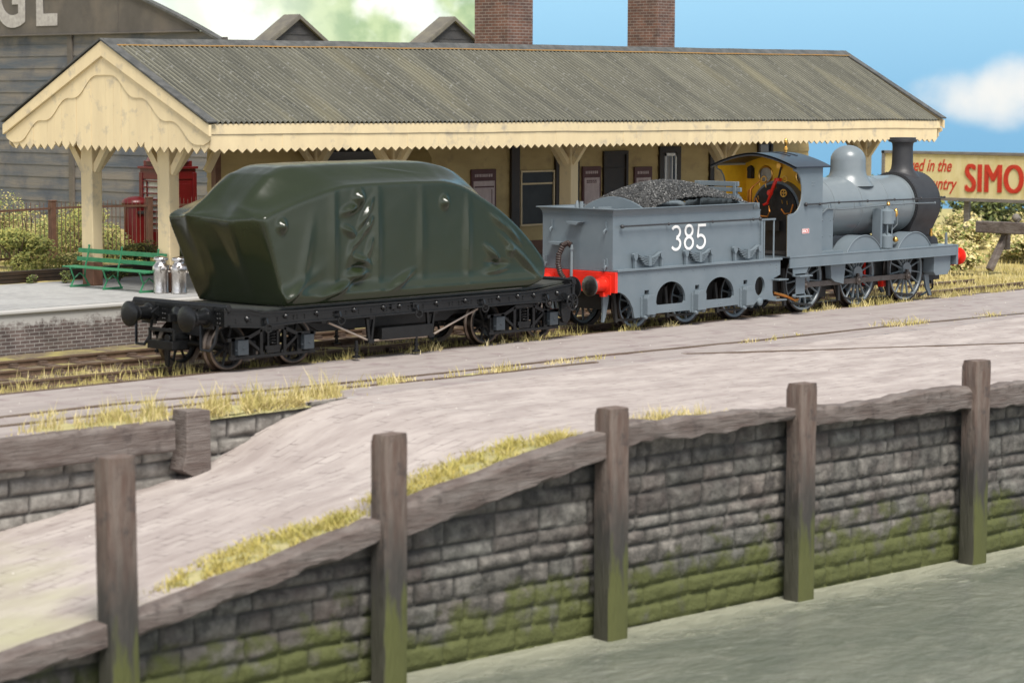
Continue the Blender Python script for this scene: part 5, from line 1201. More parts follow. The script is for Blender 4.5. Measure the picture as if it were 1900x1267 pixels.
# works plate
b = MB(); b.box(17.77, 18.05, -1.178, -1.17, 1.94, 2.06); p = obj('number_plate', b, G['red'], lo)
G['platered'] = mat('plate_red', (.55, .06, .05), (.5, .05, .045), rough=.4); p.data.materials[0] = G['platered']
b = MB()
for (x0, x1, z0, z1) in ((17.77, 18.05, 1.94, 1.948), (17.77, 18.05, 2.052, 2.06), (17.77, 17.778, 1.94, 2.06), (18.042, 18.05, 1.94, 2.06)): b.box(x0, x1, -1.182, -1.176, z0, z1)
obj('plate_border', b, G['white'], p)
text('lettering', 'SE&CR', .098, G['white'], p, (17.782, -1.180, 1.968), (1, 0, 0), (0, 0, 1), .82, .001)
# handrail, pipes, pump
b = MB(); pts = [(17.88, -1.21, 2.64), (18.6, -1.21, 2.64), (19.2, -1.0, 2.64), (21, -.98, 2.63), (23.3, -.98, 2.62), (24.3, -.98, 2.62), (24.5, -.75, 2.64)]; b.tube(pts, .018)
for x, y in ((17.9, -1.21), (18.45, -1.21), (19.55, -.99), (20.8, -.98), (22.0, -.98), (23.2, -.98), (24.3, -.98)): b.ball((x, y, 2.635), .036); b.cyl((x, y, 2.635), (x, max(y+.28, -.75) if x > 18.6 else -1.15, 2.62), .016, n=6)
b.ball((17.87, -1.21, 2.64), .05); obj('handrail', b, G['sblack'], lo)
b = MB(); b.tube([(18.62, -.9, 2.38), (19.0, -.9, 2.40), (19.2, -.88, 2.49), (19.9, -.86, 2.45), (20.8, -.86, 2.47), (21.7, -.86, 2.50), (22.8, -.88, 2.51), (23.9, -.92, 2.50)], .020)
for x in (19.3, 20.4, 22.6): b.cyl((x, -.88, 2.48), (x, -.86, 2.60), .014, n=6)
b.ball((23.92, -.93, 2.50), .035); b.tube([(22.25, -.9, 2.2), (22.28, -.88, 2.0), (22.15, -.8, 1.85)], .016)
obj('ejector_pipe', b, G['loco_lit'], lo)
b = MB(); px, py = 21.72, -.93
b.box(px-.33, px-.25, py-.05, py+.2, 1.45, 2.42); b.box(px-.3, px+.05, py+.08, py+.14, 1.45, 2.42)
b.lathe([(.15, 0), (.19, .02), (.19, .34), (.15, .38), (.07, .40), (.06, .46)], (px, py, 2.02), n=24); b.lathe([(.045, 0), (.045, .3)], (px, py, 1.78)); b.lathe([(.17, 0), (.17, .30), (.13, .34), (.06, .38)], (px, py, 1.43), n=24)
b.cyl((px+.18, py-.06, 2.12), (px+.18, py-.06, 2.34), .075); b.cyl((px-.1, py-.1, 1.74), (px-.1, py-.1, 2.04), .02); b.cyl((px+.1, py-.1, 1.74), (px+.1, py-.1, 2.04), .02)
obj('air_pump', b, G['loco'], lo, angle=35)
b = MB(); b.lathe([(.04, 0), (.05, .04), (.03, .07), (.045, .09)], (px+.0, py-.05, 2.50)); b.ball((px+.36, py-.04, 2.30), .06, sz=1.9); b.ball((px+.30, py-.08, 1.63), .075); b.cyl((px+.3, py-.08, 1.62), (px+.42, py-.08, 1.60), .02); b.lathe([(.035, 0), (.05, .06), (.03, .16), (.045, .2)], (24.1, -.72, 1.62)); obj('brass_fittings', b, G['brass'], lo)
# footsteps, sandboxes, beam, buffers
for s in (-1, 1):
    y0, y1 = min(s*1.13, s*1.16), max(s*1.13, s*1.16)
    b = MB(); b.prism([(17.44, 1.14), (18.10, 1.14), (18.02, 1.02), (17.94, .94), (17.94, .45), (17.58, .45), (17.58, .94), (17.46, 1.0)], y0, y1, 'xz')
    for z in (.92, .43): b.box(17.46, 17.98, min(s*1.12, s*1.36), max(s*1.12, s*1.36), z, z+.03); b.box(17.46, 17.98, min(s*1.13, s*1.16), max(s*1.13, s*1.16), z, z+.07)
    obj('footstep', b, G['loco'], lo, bevel=.006)
    b = MB(); b.prism([(23.72, 1.14), (24.5, 1.14), (24.5, .78), (24.36, .64), (23.80, .64), (23.72, .72)], min(s*1.08, s*.74), max(s*1.08, s*.74), 'xz'); obj('sandbox', b, G['loco'], lo, bevel=.012)
    buffer(lo, 24.72, s*.83, 1.06, 1, G['red'], G['red'], .225, L=.58)
    b = MB(); b.prism([(23.75, .64), (23.95, .64), (24.02, .3), (24.12, .10), (24.02, .08), (23.85, .3)], s*.74-.03, s*.74+.03, 'xz'); obj('guard_iron', b, G['loco'], lo, bevel=.005)
b = MB(); b.box(24.63, 24.72, -1.17, 1.17, .88, 1.40); obj('buffer_beam', b, G['loco'], lo, bevel=.008)
b = MB(); b.lathe([(.03, 0), (.03, .1), (.02, .3)], (24.55, -.9, 1.41)); b.prism([(24.5, 1.4), (24.58, 1.4), (24.55, 1.7), (24.52, 1.7)], -.93, -.88, 'xz'); obj('lamp_iron', b, G['loco_lit'], lo)
b = MB(); b.box(24.0, 25.05, -.40, .32, .44, .58); b.tube([(24.85, -.3, .48), (24.88, -.3, .22), (24.7, -.3, .14), (23.9, -.55, .08)], .028); b.box(24.7, 24.82, -.36, -.24, .34, .50); obj('coupling', b, G['black'], lo, bevel=.01)
# ================================================================ PROPS ON AND BEHIND THE PLATFORM
be = thing('platform_bench', 'green slatted platform bench in front of the canopy post by the milk churns', 'bench', (4.7, 8.6, .78))
b = MB()
for i, x in enumerate((4.44, 4.58, 4.72)): b.box(x, x+.11, 7.1, 10.15, 1.235, 1.265)
obj('seat', b, G['green'], be, bevel=.006)
b = MB(); b.box(4.925, 4.955, 7.12, 10.22, 1.36, 1.455); b.box(4.97, 5.0, 7.05, 10.22, 1.55, 1.65); obj('backrest', b, G['green'], be, bevel=.006)
for y in (7.35, 8.65, 9.85):
    b = MB(); b.tube([(4.46, y, .80), (4.56, y, .98), (4.50, y, 1.10), (4.46, y, 1.235)], .022, 6); b.tube([(4.98, y, .80), (4.86, y, 1.0), (4.88, y, 1.24), (4.96, y, 1.5), (5.0, y, 1.70)], .022, 6)
    b.box(4.44, 5.0, y-.02, y+.02, .785, .83); b.tube([(4.56, y, .98), (4.72, y, 1.10), (4.86, y, 1.0)], .018, 6); b.box(4.44, 4.9, y-.02, y+.02, 1.20, 1.235); b.ball((5.0, y, 1.72), .03)
    obj('cast_end', b, G['green'], be, angle=40)
def churn(x, y, lab):
    b = MB(); t = thing('milk_churn', lab, 'milk churn', (x, y, .78), 'milk churns on the platform')
    b.lathe([(.155, 0), (.17, .01), (.172, .05), (.165, .07), (.168, .45), (.19, .50), (.195, .55), (.18, .61), (.135, .66), (.115, .69), (.115, .73)], (x, y, .78), n=28); obj('body', b, G['zinc'], t, angle=50)
    b = MB(); b.lathe([(.115, .72), (.16, .735), (.165, .78), (.145, .81), (.05, .83), (.01, .835)], (x, y, .78), n=28); obj('lid', b, G['zinc'], t, angle=50)
    b = MB()
    for s in (-1, 1): b.tube([(x+s*.10, y-.14, 1.40), (x+s*.17, y-.17, 1.38), (x+s*.17, y-.16, 1.28), (x+s*.12, y-.15, 1.24)], .022, 6)
    obj('handle', b, G['zinc'], t)
churn(4.80, 7.03, 'left milk churn, nearer the green bench')
churn(4.98, 6.62, 'right milk churn, nearer the tarpaulined load')

# railing fence
fe = thing('railing_fence', 'brown iron railing fence running behind the platform', 'fence', (8, 15, .9))
for i in range(-6, 2):
    x0 = 7.86+3.0*0+i*3.05-0.0
for k, x in enumerate([7.86-3.0*j for j in range(9, 0, -1)]+[7.86, 11.0, 14.1]):
    b = MB(); b.box(x-.075, x+.075, 14.93, 15.07, .85, 2.52); b.box(x-.085, x+.085, 14.92, 15.08, 2.50, 2.54); obj('fence_post', b, G['iron'], fe, bevel=.01)
b = MB(); r = random.Random(4); x = -19.0
while x < 14.1:
    b.cyl((x, 15, 1.05), (x+r.uniform(-.01, .01), 15, 2.47+r.uniform(-.03, .03)), .013, .009, n=5); x += .135
for z in (1.12, 2.32):
    b.rings([[(x, 14.975, z-.03+.02*math.sin(x*.9)), (x, 15.02, z-.03+.02*math.sin(x*.9)), (x, 15.02, z+.02+.02*math.sin(x*.9)), (x, 14.975, z+.02+.02*math.sin(x*.9))] for x in np.arange(-19, 14.3, .4)])
obj('railings', b, G['iron'], fe, smooth=False)
# pillar box
pt = thing('pillar_box', 'round red pillar box with a domed cap beside the telephone kiosk', 'post box', (12.15, 17.0, .9))
b = MB(); b.lathe([(.34, 0), (.34, .12), (.30, .16), (.30, 1.32)], (12.15, 17.0, .9), n=32); obj('body', b, G['phone'], pt, angle=35)
b = MB(); b.lathe([(.30, 1.30), (.36, 1.34), (.38, 1.38), (.37, 1.43), (.30, 1.50), (.15, 1.55), (.01, 1.57)], (12.15, 17.0, .9), n=32); obj('cap', b, G['phone'], pt, angle=50)
b = MB(); b.box(12.0, 12.3, 16.66, 16.72, 2.0, 2.08); obj('slot', b, G['dark'], pt)
# telephone kiosk
kx, ky, hw = 13.1, 16.75, .49
k = thing('telephone_kiosk', 'red telephone kiosk with small glazed panes behind the right gable post', 'phone box', (kx, ky, .9))
b = MB()
for sx_ in (-1, 1):
    for sy_ in (-1, 1): b.box(kx+sx_*hw-.07, kx+sx_*hw+.07, ky+sy_*hw-.07, ky+sy_*hw+.07, 1.0, 3.1)
b.box(kx-hw-.1, kx+hw+.1, ky-hw-.1, ky+hw+.1, .85, 1.02)
b.box(kx-hw-.05, kx+hw+.05, ky-hw-.05, ky+hw+.05, 2.92, 3.22); b.box(kx-hw-.10, kx+hw+.10, ky-hw-.10, ky+hw+.10, 3.20, 3.27); b.box(kx-hw+.02, kx+hw-.02, ky-hw+.02, ky+hw-.02, 3.27, 3.42)
b.lathe([(.66, 3.40), (.62, 3.48), (.5, 3.57), (.3, 3.64), (.02, 3.66)], (kx, ky, 0), n=4, ends=True) if False else b.lathe([(.60, 3.40), (.56, 3.5), (.42, 3.58), (.2, 3.63), (.02, 3.64)], (kx, ky, 0), n=32)
obj('body', b, G['phone'], k, bevel=.012, angle=40)
b = MB()     # glazing bars on the side facing along the track, panels on the side facing it
for j in range(9): z = 1.55+j*.165; b.box(kx-hw-.055, kx-hw-.02, ky-hw+.07, ky+hw-.07, z-.018, z+.018)
for y in (ky-.26, ky+.26): b.box(kx-hw-.055, kx-hw-.02, y-.018, y+.018, 1.5, 2.9)
b.box(kx-hw-.05, kx-hw-.01, ky-hw+.07, ky+hw-.07, 1.0, 1.5); b.box(kx-hw+.07, kx+hw-.07, ky-hw-.03, ky-hw+.01, 1.0, 2.92); b.box(kx-hw+.16, kx+hw-.16, ky-hw-.05, ky-hw-.03, 1.15, 2.8)
obj('glazing_bars', b, G['phone'], k, bevel=.004)
b = MB(); b.box(kx-hw-.02, kx-hw+.0, ky-hw+.07, ky+hw-.07, 1.5, 2.9); obj('glass', b, G['glass'], k)
b = MB(); b.box(10.9, 12.2, 14.0, 14.5, .9, 1.22); tag(obj('low_trough', b, G['dbrown'], loc=(11.5, 14.2, .9), bevel=.02), 'low dark trough between the railings and the platform edge', 'trough')

# ================================================================ VEGETATION
def bush(name, c, rad, n, leaf, mats, label, cat='bush', group=None, seed=0, blobs=7, stem=True, flat=.75):
    r = np.random.default_rng(seed+11); c = Vector(c)
    b = MB(); B = []
    for i in range(blobs):
        a = r.uniform(0, 2*PI); q = r.uniform(0, .62)
        B.append((rad[0]*q*math.cos(a), rad[1]*q*math.sin(a), rad[2]*r.uniform(.3, 1.15)*(1-q*.5), r.uniform(.30, .55)))
    for i in range(n):
        bl = B[r.integers(len(B))]; d = r.normal(size=3); d /= np.linalg.norm(d); q = r.uniform(.55, 1.0)**.5*bl[3]
        if r.random() < .08: q *= 1.25
        p = Vector((c.x+bl[0]+d[0]*q*rad[0], c.y+bl[1]+d[1]*q*rad[1], max(c.z+.02, c.z+bl[2]+d[2]*q*rad[2]*flat)))
        u = Vector(r.normal(size=3)).normalized(); w_ = u.orthogonal().normalized(); s = leaf*r.uniform(.5, 1.3)
        b.cur = int(r.integers(len(mats)))
        b.add([p-u*s, p+w_*s*.45, p+u*s, p-w_*s*.45], [(0, 1, 2, 3)])
    root = thing(name, label, cat, c, group)
    obj('foliage', b, mats, root, fix=False, smooth=False)
    b = MB()
    for i in range(5):
        a = r.uniform(0, 2*PI); q = r.uniform(.2, .6)
        b.tube([c, c+Vector((math.cos(a)*rad[0]*q*.4, math.sin(a)*rad[1]*q*.4, rad[2]*.5)), c+Vector((math.cos(a)*rad[0]*q, math.sin(a)*rad[1]*q, rad[2]*1.0))], [.035, .022, .01], 5)
    obj('stems', b, G['sleeper'], root)
    return root
bush('shrub', (8.0, 20.0, .9), (1.1, 1.1, 1.6), 2600, .07, [G['leaf1'], G['leaf1'], G['leaf3']], 'dark green shrub at the left edge in front of the grey shed', 'shrub', seed=1)
bush('broom_bush', (6.1, 14.1, .92), (1.1, .8, .80), 4600, .05, [G['leaf2'], G['leaf3'], G['leaf2'], G['leaf3']], 'yellow flowering bush at the left edge in front of the railings', 'bush', seed=2)
bush('scrub_bush', (7.6, 13.7, .92), (.9, .5, .30), 1300, .045, [G['leaf3'], G['leaf1'], G['straw']], 'low olive scrub at the foot of the first visible fence post', 'bush', seed=3)
wd = [(7.2, 17.4), (8.6, 17.0), (9.9, 17.6), (11.0, 18.2), (9.4, 19.4), (10.6, 16.3), (12.2, 19.0), (14.6, 16.2), (7.9, 16.1)]
wl = ['yellow-green bramble behind the railings, nearest the left edge', 'yellow-green bramble behind the fence post left of the canopy', 'pale bramble behind the railings just left of the gable post', 'bramble between the two gable posts, against the grey shed', 'taller bramble clump at the foot of the grey shed wall', 'low bramble just left of the pillar box', 'bramble behind the pillar box', 'bramble to the right of the telephone kiosk', 'straggly bramble low against the railings at the left']
for i, (x, y) in enumerate(wd):
    bush('bramble', (x, y, .92), (1.15, 1.0, .95+.25*math.sin(i*2.1)), 4200, .038, [[G['leaf3'], G['leaf2']], [G['leaf3'], G['leaf3'], G['straw']], [G['leaf1'], G['leaf3'], G['leaf2']]][i % 3], wl[i], 'bramble', 'brambles behind the railings', seed=20+i)
bush('platform_weed', (5.15, 10.95, .78), (.22, .22, .22), 260, .035, [G['leaf1'], G['leaf3']], 'small dark weed growing from the platform left of the bench', 'weed', 'weeds on the platform', seed=5, blobs=5)
bush('platform_weed', (4.55, 11.45, .78), (.24, .18, .20), 260, .035, [G['leaf1'], G['leaf3']], 'small weed against the board edging near the left edge', 'weed', 'weeds on the platform', seed=6, blobs=5)
bush('platform_weed', (6.45, 10.6, .78), (.42, .3, .32), 600, .035, [G['leaf1'], G['leaf1'], G['leaf3']], 'spreading dark weed under the bench between the canopy posts', 'weed', 'weeds on the platform', seed=7, blobs=6)
bush('scrub_bush', (8.8, 12.4, .92), (1.0, .45, .55), 1900, .045, [G['leaf2'], G['leaf3'], G['leaf1']], 'yellowish scrub seen through the back of the green bench', 'bush', seed=8)
bush('scrub_bush', (10.4, 13.2, .92), (.9, .6, .42), 1500, .045, [G['leaf3'], G['leaf3'], G['leaf1']], 'green scrub by the foot of the left gable post', 'bush', seed=9)
# hedge and weeds at the right
hd = [(50.5, 19.5, 1.3, 2.1), (49.8, 16.2, 1.4, 2.3), (49.5, 13.2, 1.5, 2.7), (49.8, 10.4, 1.4, 2.8), (49.5, 7.6, 1.5, 2.6), (50.0, 22.5, 1.4, 2.2), (50.2, 4.6, 1.5, 2.1), (49.8, 25.8, 1.4, 2.3)]
hl_ = ['dark hedge bush seen between the steam dome and the canopy post', 'dark hedge bush behind the left end of the billboard', 'dark hedge bush below the script on the billboard', 'dark hedge bush below the start of the big red lettering', 'dark hedge bush at the right edge below the billboard', 'dark hedge bush behind the cab roof', 'rightmost dark hedge bush, at the far right end of the hedge', 'dark hedge bush behind the end of the canopy']
for i, (x, y, rr_, h) in enumerate(hd):
    bush('hedge_bush', (x, y, .0), (2.2, 2.1, h*.85), 3200, .12, [G['leaf1'], G['leaf1'], G['leaf3']], hl_[i], 'hedge', 'hedge bushes behind the billboard', seed=40+i, blobs=9)
wp = [(43.5, 12.2, .7), (42.8, 9.8, .8), (43.4, 7.6, .9), (41.0, 7.0, .7), (42.2, 5.2, .9), (38.6, 3.8, .55), (39.6, 5.6, .6), (40.2, 2.6, .6), (41.5, 10.9, .6), (38.3, 7.4, .5), (34.0, 4.5, .38), (46.8, 12.8, 1.0), (46.5, 9.6, .95)]
wll = ['pale weeds just right of the smokebox, below the billboard', 'weeds round the billboard post', 'weeds behind the buffer stop beam', 'weeds behind the leaning leg of the buffer stop', 'tall weeds at the right edge behind the buffer stop', 'yellow weeds in front of the buffer stop leg', 'yellow-green weeds at the foot of the buffer stop', 'yellow weeds low at the right edge', 'weeds behind the red buffer of the engine', 'low weeds left of the buffer stop', 'small weeds in front of the leaning leg of the buffer stop', 'tall weeds under the left half of the billboard', 'tall weeds under the red capitals of the billboard']
for i, (x, y, h) in enumerate(wp):
    bush('weed_clump', (x, y, .0), (1.5, 1.3, h), 1800, .09, [[G['straw'], G['leaf3'], G['straw2']], [G['leaf3'], G['straw'], G['straw2']]][i % 2], wll[i], 'weeds', 'weed clumps beyond the engine', seed=60+i, blobs=8)

def blades(b, x, y, z, h, r, lean=.45, w_=.012, n=1):
    h *= .45+.65*r.random()**1.6; w_ *= .8
    a = r.uniform(0, 2*PI); l = r.uniform(.05, lean)*h; t = r.uniform(0, PI); wx, wy = w_*math.cos(t), w_*math.sin(t)
    mx_, my_ = x+math.cos(a)*l*.4, y+math.sin(a)*l*.4; ex, ey = x+math.cos(a)*l, y+math.sin(a)*l
    b.add([(x-wx, y-wy, z), (x+wx, y+wy, z), (mx_+wx*.7, my_+wy*.7, z+h*.6), (mx_-wx*.7, my_-wy*.7, z+h*.6), (ex, ey, z+h)], [(0, 1, 2, 3), (3, 2, 4)])
def grass(label, sampler, n, hr, mats, zf, seed, lean=.5, w_=.010, cat='grass'):
    r = random.Random(seed); b = MB(); P = []
    for i in range(n):
        x, y, k = sampler(r)
        if k <= 0: continue
        b.cur = 0 if fbm(x*1.3, y*1.3, seed) > -.05+r.uniform(-.25, .25) else 1
        blades(b, x, y, zf(x, y)-.01, r.uniform(*hr)*k, r, lean, w_); P.append((x, y))
    m = P[0]; o = obj('grass', b, mats, loc=(m[0], m[1], zf(*m)), fix=False, smooth=False)
    tag(o, label, cat, kind='stuff'); return o
SM = [G['straw'], G['straw2']]
def patchy(x, y, f=.8, thr=-.1): return .25*(fbm(x*2.2, y*2.2, 3) > 0)*0+ max(0, min(1, (fbm(x*f, y*f, 7)-thr)*3))
def s_main(r): x = r.uniform(-14, 30); y = r.uniform(-.62, .58); return x, y, patchy(x, y, .9, -.25)
grass('straw-coloured grass growing between the rails of the near track', s_main, 10000, (.08, .34), [G['straw'], G['straw3'] if 'straw3' in G else G['straw']], lambda x, y: -.14, 1)
def s_six(r): x = r.uniform(-14, 30); y = .74+abs(r.gauss(0, .55)); return x, y, patchy(x, y, .7, -.2) if y < 2.15 else 0
grass('straw-coloured grass between the near and the far track', s_six, 9000, (.08, .34), SM, lambda x, y: -.14, 2)
def s_edge(r): x = r.uniform(2, 34); y = -.80-abs(r.gauss(0, .10)); return x, y, patchy(x, y, .9, -.05)
grass('thin straw grass along the paved edge beside the wheels', s_edge, 4200, (.06, .34), SM, lambda x, y: 0, 3, lean=.9)
def s_sid(r):
    x = r.uniform(-12, 7); y = r.gauss(-3.6 if x < -4 else -4.2-.02*x, .12); return x, y, patchy(x, y, .6, .05)*(1 if x < 1 else .6)
grass('thin line of straw grass along the sunken siding rail', s_sid, 2600, (.06, .26), SM, lambda x, y: 0, 4, lean=.8)
def s_sid2(r): x = r.uniform(8, 26); y = r.gauss(-4.25-.04*(x-11), .16); return x, y, patchy(x, y, .5, .0)*.9
grass('sparse straw tufts beside the siding rail in front of the engine', s_sid2, 3200, (.06, .30), SM, lambda x, y: 0, 5, lean=1.0)
def blob_s(cs):
    def f(r):
        cx, cy, sx_, sy_ = cs[r.randrange(len(cs))]; x, y = r.gauss(cx, sx_), r.gauss(cy, sy_); return x, y, math.exp(-.5*(((x-cx)/sx_)**2+((y-cy)/sy_)**2)*.5)
    return f
G['matgrass'] = mat('grass_mat', (.40, .35, .18), (.30, .29, .13), sc=6, rough=.95, bump=.8, bsc=30)
def tuftmat(label, cs, zf, hgt=.07, seed=0):
    b = MB()
    for (cx, cy, sx_, sy_) in cs:
        n = 22; k = 6; rs = []
        for i in range(k):
            q = 1.9*(1-i/(k-1)); ring = []
            for j in range(n):
                t = 2*PI*j/n; rr = q*(1+.3*fbm(math.cos(t)*1.5+cx, math.sin(t)*1.5, seed)); x, y = cx+sx_*rr*math.cos(t), cy+sy_*rr*math.sin(t)
                ring.append((x, y, zf(x, y)-.03+(hgt+.03)*math.sin(min(1, i/(k-1)*1.3)*PI/2)*(1+.4*fbm(x*4, y*4))))
            rs.append(ring)
        b.rings(rs)
    return b
def clump(label, cs, n, hr, zf, seed, mats, lean=.6, w_=.011, hg=.05):
    r = random.Random(seed); b = tuftmat('', cs, zf, hg, seed); b.m = [2]*len(b.f); S = blob_s(cs)
    for i in range(n):
        x, y, k = S(r)
        if y < edge_y(x)+.2 or fbm(x*2.3, y*2.3, seed) < -.28+.25*r.random(): continue
        b.cur = 0 if r.random() < .6 else 1; blades(b, x, y, zf(x, y), r.uniform(*hr)*(.35+.65*k), r, lean, w_)
    o = obj('grass_clump', b, mats+[G['matgrass']], loc=(cs[0][0], cs[0][1], zf(cs[0][0], cs[0][1])), fix=False, smooth=False, )
    tag(o, label, 'grass', kind='stuff'); return o
flat0 = lambda x, y: 0.0
clump('pale straw grass spilling over the upper edge timber left of the squat post', [(-7.1, -5.1, .40, .14), (-6.3, -5.2, .40, .16), (-5.6, -5.2, .28, .14)], 1900, (.12, .55), flat0, 11, SM)
clump('dense straw grass between the squat post and the head of the ramp', [(-4.5, -5.25, .25, .12), (-3.9, -5.2, .32, .16), (-3.1, -5.1, .35, .16), (-2.3, -5.05, .35, .14), (-1.6, -5.1, .25, .12)], 2300, (.12, .62), flat0, 12, SM)
clump('grass hanging over the low wall just right of the squat post', [(-4.5, -5.42, .22, .05), (-3.9, -5.42, .26, .05), (-3.2, -5.40, .26, .05), (-2.6, -5.38, .2, .05)], 1500, (.12, .36), lambda x, y: -.05, 21, SM, lean=1.5, hg=.02)
clump('straw grass trailing along the siding past the head of the ramp', [(-.9, -4.5, .35, .08), (.6, -4.45, .3, .06), (2.6, -4.55, .4, .06), (3.6, -4.55, .3, .06)], 800, (.08, .30), flat0, 13, SM, hg=.02)
GZ = lambda x, y: deck_z(x, y)
def edgecl(cs): return [(Q(s, o, 0).x, Q(s, o, 0).y, a, c) for s, o, a, c in cs]
GG = [mat('moss_grass', (.34, .32, .08), (.50, .40, .11), sc=3, rough=.85), G['straw']]
clump('yellow-green grass patch on the lower ramp edge beside the second post', edgecl([(-7.6, .55, .30, .14), (-7.0, .6, .32, .24), (-6.4, .65, .38, .28), (-5.8, .6, .32, .28), (-5.3, .5, .22, .2)]), 5200, (.06, .26), GZ, 14, GG, lean=1.4, w_=.012, hg=.05)
clump('long yellow-green grass patch on the upper ramp edge between the second and third posts', edgecl([(-4.1, .55, .28, .24), (-3.5, .65, .38, .3), (-2.8, .75, .42, .34), (-2.1, .75, .42, .36), (-1.5, .7, .32, .3), (-1.0, .5, .2, .2)]), 7600, (.06, .28), GZ, 15, GG, lean=1.3, w_=.012, hg=.06)
clump('pale straw tuft at the quay edge right of the third post', edgecl([(.9, .75, .3, .16), (1.6, .85, .45, .2), (2.3, .8, .3, .16)]), 1500, (.12, .42), GZ, 16, [G['straw2'], G['straw']], lean=.9, hg=.015)
def s_field(r): x = r.uniform(26, 46); y = r.uniform(.9, 12) if x > 33 else r.uniform(.8, 5.3); return x, y, patchy(x, y, .5, -.5)
grass('rough straw grass of the field beyond the engine', s_field, 12000, (.06, .28), SM, ground_z, 17, w_=.016)
def s_far(r): x = r.uniform(25, 44); y = r.uniform(-.7, 2.2); return x, y, patchy(x, y, .7, -.5)
grass('straw grass growing over the track beyond the engine', s_far, 6500, (.08, .26), SM, lambda x, y: -.14, 22, w_=.014)
def s_yard(r): x = r.uniform(3, 14); y = r.uniform(12, 22); return x, y, patchy(x, y, .5, -.2)
grass('rough green grass of the yard behind the railings', s_yard, 6000, (.08, .3), [G['leaf3'], G['leaf2']], ground_z, 18, w_=.014)

# ================================================================ BACKGROUND BUILDINGS
G['hangar'] = mat('weathered_blue_grey_boards', (.075, .09, .11), (.17, .152, .132), sc=.5, stretch=(1, .6, 5), rough=.8, bump=.3, bsc=4, lo=.36, hi=.62, c3=(.06, .07, .09), sc3=.7, lo3=.5, hi3=.7)
G['hfascia'] = mat('brown_grey_fascia', (.075, .066, .058), (.105, .093, .081), sc=.8, stretch=(1, 1, 1), rough=.8, c3=(.17, .14, .11), sc3=.5, lo3=.5, hi3=.8)
ha = thing('arched_shed', 'big weathered grey-blue boarded shed with an arched roof and white letters', 'shed', (20, 36, .9))
HX = 20.0; HC = 38.7
def arcz(y): return 10.2-.0125*(y-HC)**2
b = MB(); lap_rows(b, lambda u, o, z: (HX+o, u, z), lambda z: (max(22.0, HC-math.sqrt((10.15-z)/.0125)), HC+16), .5, 7.2, row=.40, lap=.02)
obj('boarding', b, G['hangar'], ha, smooth=False, fix=False)
b = MB(); pts = [(y, arcz(y)) for y in np.linspace(22.4, 55, 60) if arcz(y) > 7.2]
b.prism([(pts[0][0], 7.2)]+pts+[(pts[-1][0], 7.2)], HX-.12, HX+.05, 'yz'); obj('gable_front', b, G['hfascia'], ha, smooth=False)
b = MB()
for y in (29.9, 36.9): b.box(HX-.10, HX-.02, y-.12, y+.12, .5, 7.2)
b.box(HX-.17, HX-.12, 23.35, HC+16, 7.17, 7.22); b.box(HX-.14, HX-.119, 27.3, 27.33, 7.25, 8.5)
b.box(HX-.10, HX-.02, 22.1, 22.35, .5, 7.0)
obj('trim', b, G['hfascia'], ha, bevel=.01)
b = MB(); rs = []
for y in np.linspace(21.6, 56, 70): z = arcz(y); rs.append([(HX-.22, y, z+.02), (HX+.05, y, z+.02), (HX+.05, y, z+.10), (HX-.22, y, z+.10)])
b.rings(rs); obj('roof', b, G['felt'], ha, smooth=False)
b = MB(); b.box(HX+.05, HX+.15, 22.0, 55, .5, 6.6); obj('side_wall', b, G['hangar'], ha, smooth=False)
for ch, y, off in (('G', 33.98, .075), ('E', 31.72, .07)):
    text('painted_letter', ch, 3.0, mat('chalky_white', (.42, .40, .38), (.30, .28, .27), sc=6, rough=.9), ha, (HX-.14, y, 7.56), (0, -1, 0), (0, 0, 1), .85, off)
def hut(xc, y, zr, half, lab, pitch):
    t = thing('boarded_hut', lab, 'hut', (xc, y, .5), 'dark boarded huts behind the station'); ze = zr-half*pitch; b = MB(); D = .62
    lap_rows(b, lambda u, o, z: (u, y+o, z), lambda z: (xc-min(half-.2, (zr-.12-z)/pitch), xc+min(half-.2, (zr-.12-z)/pitch)), .3, zr-.15, row=.3, lap=.02)
    b.box(xc-half+.2, xc+half-.2, y+.02, y+D, .3, ze); obj('wall', b, G['shed'], t, smooth=False, fix=False)
    for s in (-1, 1):
        b = MB(); b.prism([(xc, zr), (xc+s*half, ze), (xc+s*half, ze-.10), (xc, zr-.10)], y-.14, y+D, 'xz'); obj('roof_slope', b, G['shedroof'], t, smooth=False)
        b = MB(); b.prism([(xc, zr-.02), (xc+s*half, ze-.02), (xc+s*half, ze-.15), (xc, zr-.15)], y-.17, y-.142, 'xz'); obj('bargeboard', b, G['shedroof'], t, smooth=False)
hut(24.6, 24, 7.86, 2.4, 'dark boarded gable showing above the station roof near the arched shed', .65)
hut(31.9, 24, 7.98, 2.4, 'dark boarded gable partly hidden by the left brick chimney', .62)

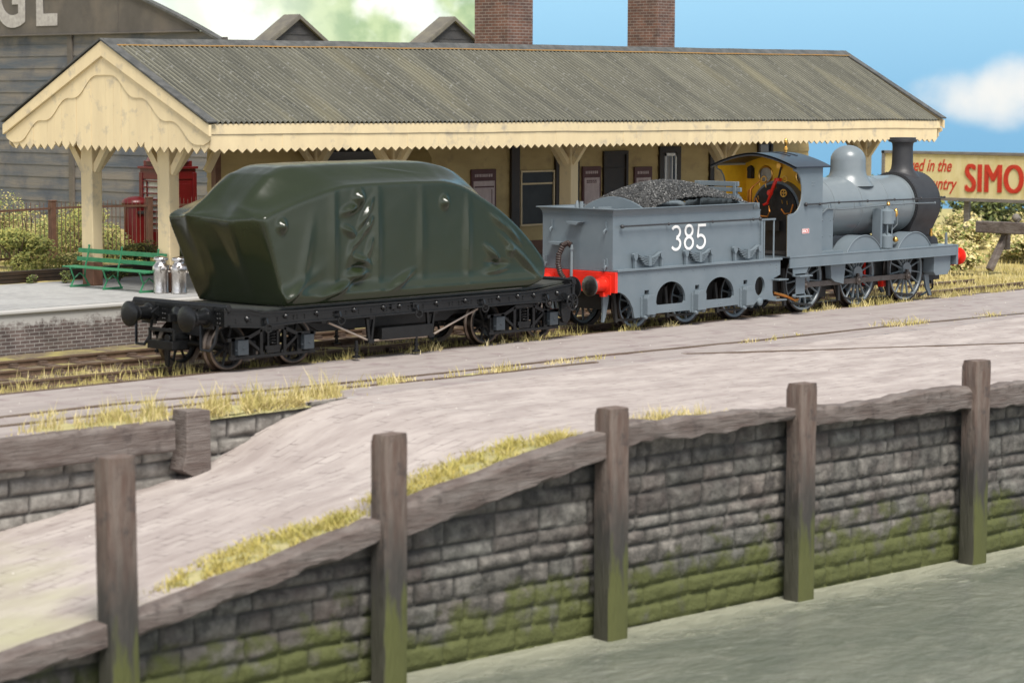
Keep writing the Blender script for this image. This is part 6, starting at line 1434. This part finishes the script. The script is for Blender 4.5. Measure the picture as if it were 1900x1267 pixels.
# billboard
bb = thing('billboard', 'cream advertising board with red lettering standing on posts beyond the engine', 'billboard', (45, 10, .4))
b = MB(); b.box(45, 45.08, 4.2, 14.78, 1.68, 3.24); obj('panel', b, G['sign'], bb, smooth=False)
b = MB(); b.box(44.94, 45.12, 4.1, 14.9, 3.22, 3.33); b.box(44.94, 45.12, 4.1, 14.9, 1.58, 1.70); b.box(44.94, 45.12, 14.76, 14.88, 1.58, 3.33); b.box(44.94, 45.12, 4.1, 4.2, 1.58, 3.33); obj('frame', b, G['greywood'], bb, bevel=.01)
for y in (14.2, 11.37, 8.5, 5.6):
    b = MB(); b.box(45.1, 45.26, y-.10, y+.10, -.2, 3.2); obj('post', b, G['greywood'], bb, bevel=.01)
text('lettering', 'Brewed in the', .62, G['signred'], bb, (44.99, 14.52, 2.62), (0, -1, 0), (0, .0, 1), .72, .008, .35)
text('lettering', 'Country', .62, G['signred'], bb, (44.99, 13.35, 1.98), (0, -1, 0), (0, .0, 1), .74, .008, .35)
text('lettering', 'SIMONDS', 1.42, G['signred'], bb, (44.99, 11.37, 1.93), (0, -1, 0), (0, 0, 1), .70, .0, font_space=1.06)
text('lettering', 'SIMONDS', 1.42, G['signred'], bb, (44.980, 11.33, 1.93), (0, -1, 0), (0, 0, 1), .70, .0, font_space=1.06)
text('lettering', 'SIMONDS', 1.42, G['signred'], bb, (44.970, 11.41, 1.93), (0, -1, 0), (0, 0, 1), .70, .0, font_space=1.06)
# buffer stop
bs = thing('buffer_stop', 'old grey timber buffer stop among weeds at the right edge', 'buffer stop', (35.5, 4.0, 0))
b = MB(); b.box(35.0, 35.25, 1.9, 4.72, 1.10, 1.46); obj('beam', b, G['timber'], bs, bevel=.03)
for y in (3.85, 2.4):
    b = MB(); b.box(35.26, 35.46, y-.12, y+.12, .6, 1.45); b.bar((35.4, y, 1.1), (34.7, y+.15, 0.0), .20, .18); obj('strut', b, G['timber'], bs, bevel=.02)
b = MB(); b.ball((35.1, 3.35, 1.60), .13); b.bar((35.1, 3.6, 1.1), (35.1, 3.2, 1.6), .08, .08); obj('lamp', b, G['greywood'], bs)
# loose pale debris and chips lying on the paving and between the rails: nobody could count them
b = MB(); r = random.Random(99)
for i in range(420):
    x = r.uniform(-12, 26); y = r.uniform(-11.5, -1.0)
    z = deck_z(x, y) if (x > -1.4 or y < -5.5) else 0; s = r.uniform(.006, .020)
    b.add([(x-s, y, z), (x, y-s, z), (x+s, y, z), (x, y+s, z), (x, y, z+s*.8)], [(0, 1, 4), (1, 2, 4), (2, 3, 4), (3, 0, 4)])
tag(obj('stone_chips', b, mat('stone_chip', (.6, .57, .52), (.2, .17, .15), sc=2, lo=.49, hi=.51, rough=.9), loc=(5, -6, 0), smooth=False), 'tiny pale and dark stone chips scattered over the quay paving', 'chips', kind='stuff')
